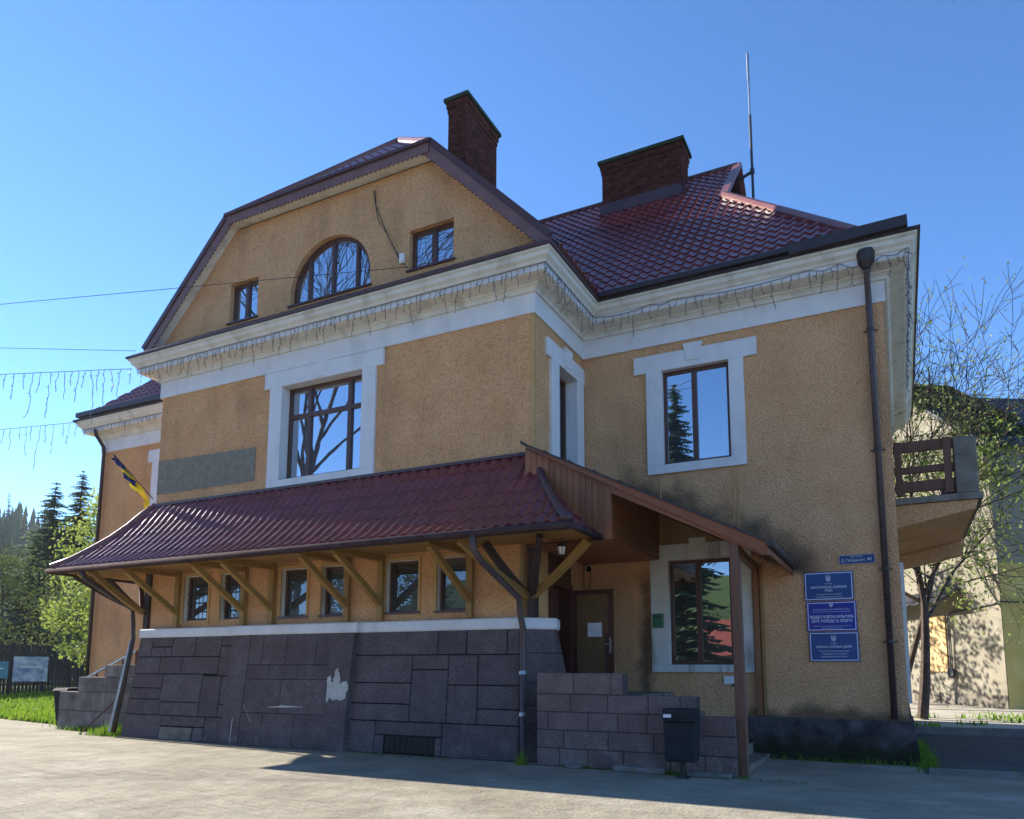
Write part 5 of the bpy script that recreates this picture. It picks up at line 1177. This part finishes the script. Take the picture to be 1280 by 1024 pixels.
for i in range(2600):
    r_ = rnd.uniform(140, 520); a = R(rnd.uniform(44, 76)); x = CAM.x - math.sin(a)*r_; y = CAM.y + math.cos(a)*r_
    if noise.noise(Vector((x*.016, y*.016, 3))) < -.08 and r_ < 330: continue
    h = rnd.uniform(6, 13); z = hz(x, y)-.5; n = 6; r0 = h*.17; k = len(fo.v); az = rnd.uniform(0, 6)
    for lay in range(3):
        zb = z + h*(.12+.26*lay); zt = z + h*(.58+.21*lay); rl = r0*(1-.27*lay); k = len(fo.v)
        for q in range(n): fo.v.append((x+rl*math.cos(az+q*6.283/n)*rnd.uniform(.7,1.2), y+rl*math.sin(az+q*6.283/n)*rnd.uniform(.7,1.2), zb+rnd.uniform(-.4,.4)))
        fo.v.append((x, y, zt))
        for q in range(n): fo.f.append((k+q, k+(q+1) % n, k+n))
o = fo.build('hillside_forest', M['spruce']); tag(o, 'dense conifer forest covering the far hillside', 'forest', kind='stuff')
for i, (px, r_) in enumerate(((61.2,285), (60.3,300), (59.2,270), (57.8,265))):
    a = R(px); x = CAM.x - math.sin(a)*r_; y = CAM.y + math.cos(a)*r_; spruce((x,y,hz(x,y)-.5), (17,13,20,18)[i], 60+i, (2.6,2.4,3.0,2.8)[i], 'lone spruce rising above the far hillside forest', .45, group='spruces on the hillside')
# grass on the lawn, tufts along the walls
rnd = random.Random(11); g = MB()
for i in range(15000):
    t, s_ = rnd.random(), rnd.random()**1.6; p = Vector(lawn_pt(t*nx*.62, s_*ny*.62)); p.z -= .02; h = rnd.uniform(.08,.22); d = Vector((rnd.gauss(0,.06), rnd.gauss(0,.06), h)); w_ = Vector((rnd.uniform(-1,1), rnd.uniform(-1,1), 0)).normalized()*rnd.uniform(.03,.06); g.quad(p-w_, p+w_, p+d)
def tufts(cx, cy, n, rx, ry, hh):
    for i in range(n):
        p = Vector((cx+rnd.gauss(0,rx), cy+rnd.gauss(0,ry), 0)); h = rnd.uniform(.3,1)*hh; d = Vector((rnd.gauss(0,.05), rnd.gauss(0,.05), h)); w_ = Vector((rnd.uniform(-1,1), rnd.uniform(-1,1), 0)).normalized()*.012; g.quad(p-w_, p+w_, p+d)
tufts(-11.35,-.3,380,.3,.12,.24); tufts(-12.8,.2,260,.5,.05,.22); tufts(-11.2,.0,250,.2,.15,.4); tufts(-14.8,1.1,300,.3,.2,.3); tufts(.1,-.72,60,.05,.04,.3); tufts(2.5,-.68,260,.8,.04,.10); tufts(1.1,-.5,120,.15,.1,.12); tufts(6.25,2.9,380,.08,.6,.20); tufts(6.22,4.8,300,.08,1.2,.2); tufts(-2.6,-.66,80,.5,.03,.06); tufts(5.0,2.3,160,.9,.04,.12)
for i in range(3000):
    x = rnd.uniform(6.2, 14); y = 10.35 + .12*(x-6) + abs(rnd.gauss(0,3.2)); p = Vector((x, y, .14+(y-10.35)*.012)); h = rnd.uniform(.05,.18); w_ = Vector((rnd.uniform(-1,1), rnd.uniform(-1,1), 0)).normalized()*.03
    if noise.noise(Vector((x*.5, y*.5, 0))) > .05: g.quad(p-w_, p+w_, p+Vector((rnd.gauss(0,.04), rnd.gauss(0,.04), h)))
tag(g.build('grass', M['grass']), 'short bright green grass and weeds', 'grass', kind='stuff')
# right background: neighbouring house
K = Vector((9.3,20.3,.0)); a = R(30); hu = Vector((-math.sin(a), math.cos(a), 0)); hv = Vector((math.cos(a), math.sin(a), 0)); Z = Vector((0,0,1))
H = thing('neighbour_house', K+hu*5+hv*4, 'cream rendered house with dark vine-covered roof behind the balcony', 'building')
ez = 10.2; ap = 13.7; gw = 10.0; gl = 9.0
b = MB(); b.quad(K, K+Z*ez, K+hu*gw/2+Z*ap, K+hu*gw+Z*ez, K+hu*gw); b.build('gable_wall', M['house'], H)
b = MB(); b.quad(K+hv*gl, K+hv*gl+Z*ez, K+Z*ez, K); b.build('side_wall', M['house'], H)
b = MB(); b.quad(K+hv*gl-hu*.012+Z*.2, K+hv*gl-hu*.012+Z*5.6, K-hu*.012+Z*5.6+hv*.02, K-hu*.012+Z*.2+hv*.02); b.build('yellow_band', M['house_y'], H)
b = MB()
for (s0, s1) in ((-.35, gw/2), (gw+.35, gw/2)):
    sl_ = (ap-ez)/(gw/2); p0 = K+hu*s0+Z*(ez - .35*sl_); p1 = K+hu*s1+Z*ap
    b.hexa([p0-hv*.3, p0+hv*gl, p1+hv*gl, p1-hv*.3], [p0-hv*.3+Z*.16, p0+hv*gl+Z*.16, p1+hv*gl+Z*.16, p1-hv*.3+Z*.16])
b.build('roof', M['roofdark'], H)
b = MB(); b.quad(K-hv*.02+Z*.0, K-hv*.02+Z*.75, K-hv*.02+hu*gw+Z*.75, K-hv*.02+hu*gw); b.build('plinth', M['concrete'], H)
b = MB(); q = K-hv*.05; b.hexa([q+hu*3.3+Z*1.6, q+hu*5.0+Z*1.6, q+hu*5.0+hv*.03+Z*1.6, q+hu*3.3+hv*.03+Z*1.6], [q+hu*3.3+Z*3.9, q+hu*5.0+Z*3.9, q+hu*5.0+hv*.03+Z*3.9, q+hu*3.3+hv*.03+Z*3.9]); b.build('boarded_window', M['ply'], H)
b = MB(); b.tube([q+hu*3.1+Z*1.6, q+hu*3.1+Z*3.75, q+hu*2.9+Z*3.95, q+hu*.3+Z*4.1, q-hv*.05-hu*.1+Z*4.15, q+hv*3-hu*.1+Z*4.1], .03, 6); b.build('conduit', M['wire'], H)
b = MB(); b.tube([q+hu*3.0+Z*1.55-hv*.05, q+hu*3.0+Z*1.55-hv*.12], [.22,.2], 12); b.build('meter', M['irondark'], H)
b = MB(); q = K; b.hexa([q+hu*2.2-hv*.9+Z*4.35, q+hu*7-hv*.9+Z*4.35, q+hu*7+Z*4.8, q+hu*2.2+Z*4.8], [q+hu*2.2-hv*.9+Z*4.42, q+hu*7-hv*.9+Z*4.42, q+hu*7+Z*4.95, q+hu*2.2+Z*4.95]); b.build('door_hood', M['roofdark'], H)
# vines over its roof edge
rnd = random.Random(5); o = thing('climbing_vine', K+Z*8, 'leafy vine hanging over the neighbouring roof edge', 'plant'); lv = MB(); st = MB(); sl_ = (ap-ez)/(gw/2)
for i in range(5200):
    u = rnd.uniform(-.6, 6); vdep = rnd.uniform(-.5, 5) if u < 1.4 else rnd.uniform(-.5, 2.5); ztop = ez + sl_*u + .2 if u > -.35 else ez-.2
    drop = abs(rnd.gauss(0, .28 if u > .6 else .9)); c = K + hu*u + hv*vdep + Z*(ztop+.15-drop*(1 if vdep < 0 or u < 0 else .1)) + Vector((rnd.gauss(0,.1), rnd.gauss(0,.1), 0))
    if noise.noise(c*.6) < -.12: continue
    leafquad(lv, c, .30, rnd)
lv.build('leaves', M['leaf_v'], o)
for i in range(10):
    u = rnd.uniform(-.4,3); p = K + hu*u - hv*.35 + Z*(ez+sl_*u); st.tube([p, p+Vector((.1,-.1,-.6)), p+Vector((.05,-.05,-1.4-rnd.random()))], .015, 4)
st.build('stem', M['bark'], o)
# trees beside the balcony
tree('budding_tree', 'bare budding tree spreading its branches above the balcony', (6.42,13.6,.2), 10.6, 12, 'leaf_l', 3, .09, 1.0, 6, .16, .5, kids=(8,5,4,4,3), upw=.2, lean=(.27,.05), twig=.010)
leafy('leafy_tree', 'slanting thin-trunked tree with fresh yellow green leaves under the balcony', (5.7,14.6,.18), 8.8, 31, 'leaf_l', 3000, 3.9, .15, .44, .11, lean=(2.4,.0))
leafy('leafy_tree', 'tree behind the main roof shading the neighbouring wall', (-2.0,24.5,.2), 10.5, 32, 'leaf_l', 2600, 3.2, .22, .3)
tree('budding_tree', 'bare treetop rising just behind the main roof hip', (5.0,19.6,.2), 12.6, 44, 'leaf_l', 1, .10, .55, 5, .22, .6, kids=(6,5,4,3), upw=.6)
# what the panes mirror, across the square
tree('bare_tree', 'tall bare tree across the square mirrored in the gable windows', (-22.2,-17.2,0), 27.0, 3, None, 0, .1, .7, 6, .25, .72, kids=(8,6,5,4,3), upw=.3, twig=.02)
spruce((-4.9,-22.5,0), 17.5, 77, 3.4, 'spruce across the square mirrored in the right-hand windows', 1.2, group='spruces across the square')
spruce((-1.2,-34,0), 15.0, 78, 3.4, 'second spruce across the square behind the low house', 1.0, group='spruces across the square')
o = thing('low_house', (-3,-31,0), 'low red-roofed house across the square mirrored in the lower window', 'building')
b = MB(); b.box(-10,5,-36,-30,0,2.6); b.build('wall', M['house'], o); b = MB(); b.hexa([(-10.5,-36.5,2.55),(5.5,-36.5,2.55),(5.5,-29.5,2.55),(-10.5,-29.5,2.55)], [(-9,-33.1,5.0),(4,-33.1,5.0),(4,-32.9,5.0),(-9,-32.9,5.0)]); b.build('roof', M['redroof'], o)
for x in (-8,-4,1): b = MB(); b.box(x,x+1.1,-29.99,-29.95,1.0,2.2); b.build('window', M['brown'], o)
for i in range(9):
    x, y = -52+7.2*i + random.uniform(-2,2), -44 + random.uniform(-4,4)
    leafy('leafy_tree', 'leafy tree in the row across the square', (x,y,0), random.uniform(10,14), 100+i, 'leaf_o', 2400, 4.2, .34, .08, group='trees across the square')
rnd = random.Random(9); o = MB()
for j in range(9):
    for i in range(31): x = -75+5*i; y = -45-9*j; o.v.append((x, y, -.5+1.4*j*j*.22+2.5*noise.noise(Vector((x*.04, y*.04, 5)))*min(1,j)))
for j in range(8):
    for i in range(30): o.f.append((j*31+i, j*31+i+1, (j+1)*31+i+1, (j+1)*31+i))
struct(o.build('far_slope', M['hill'], smooth=True))
b = MB(); b.box(-720,720,-720,720,-2.5,125)
hzo = b.build('haze', None); hzo['kind'] = 'stuff'
hm = bpy.data.materials.new('haze_air'); hm.use_nodes = True; hn = hm.node_tree; hn.nodes.remove(hn.nodes['Principled BSDF'])
pv = hn.nodes.new('ShaderNodeVolumePrincipled'); pv.inputs['Color'].default_value = (.80, .88, 1, 1); pv.inputs['Density'].default_value = .00016; pv.inputs['Anisotropy'].default_value = .3
hn.links.new(pv.outputs[0], hn.nodes['Material Output'].inputs['Volume']); hzo.data.materials.append(hm)
print('tris', sum(len(p.vertices)-2 for o in bpy.data.objects if o.type == 'MESH' for p in o.data.polygons), 'objs', len(bpy.data.objects))
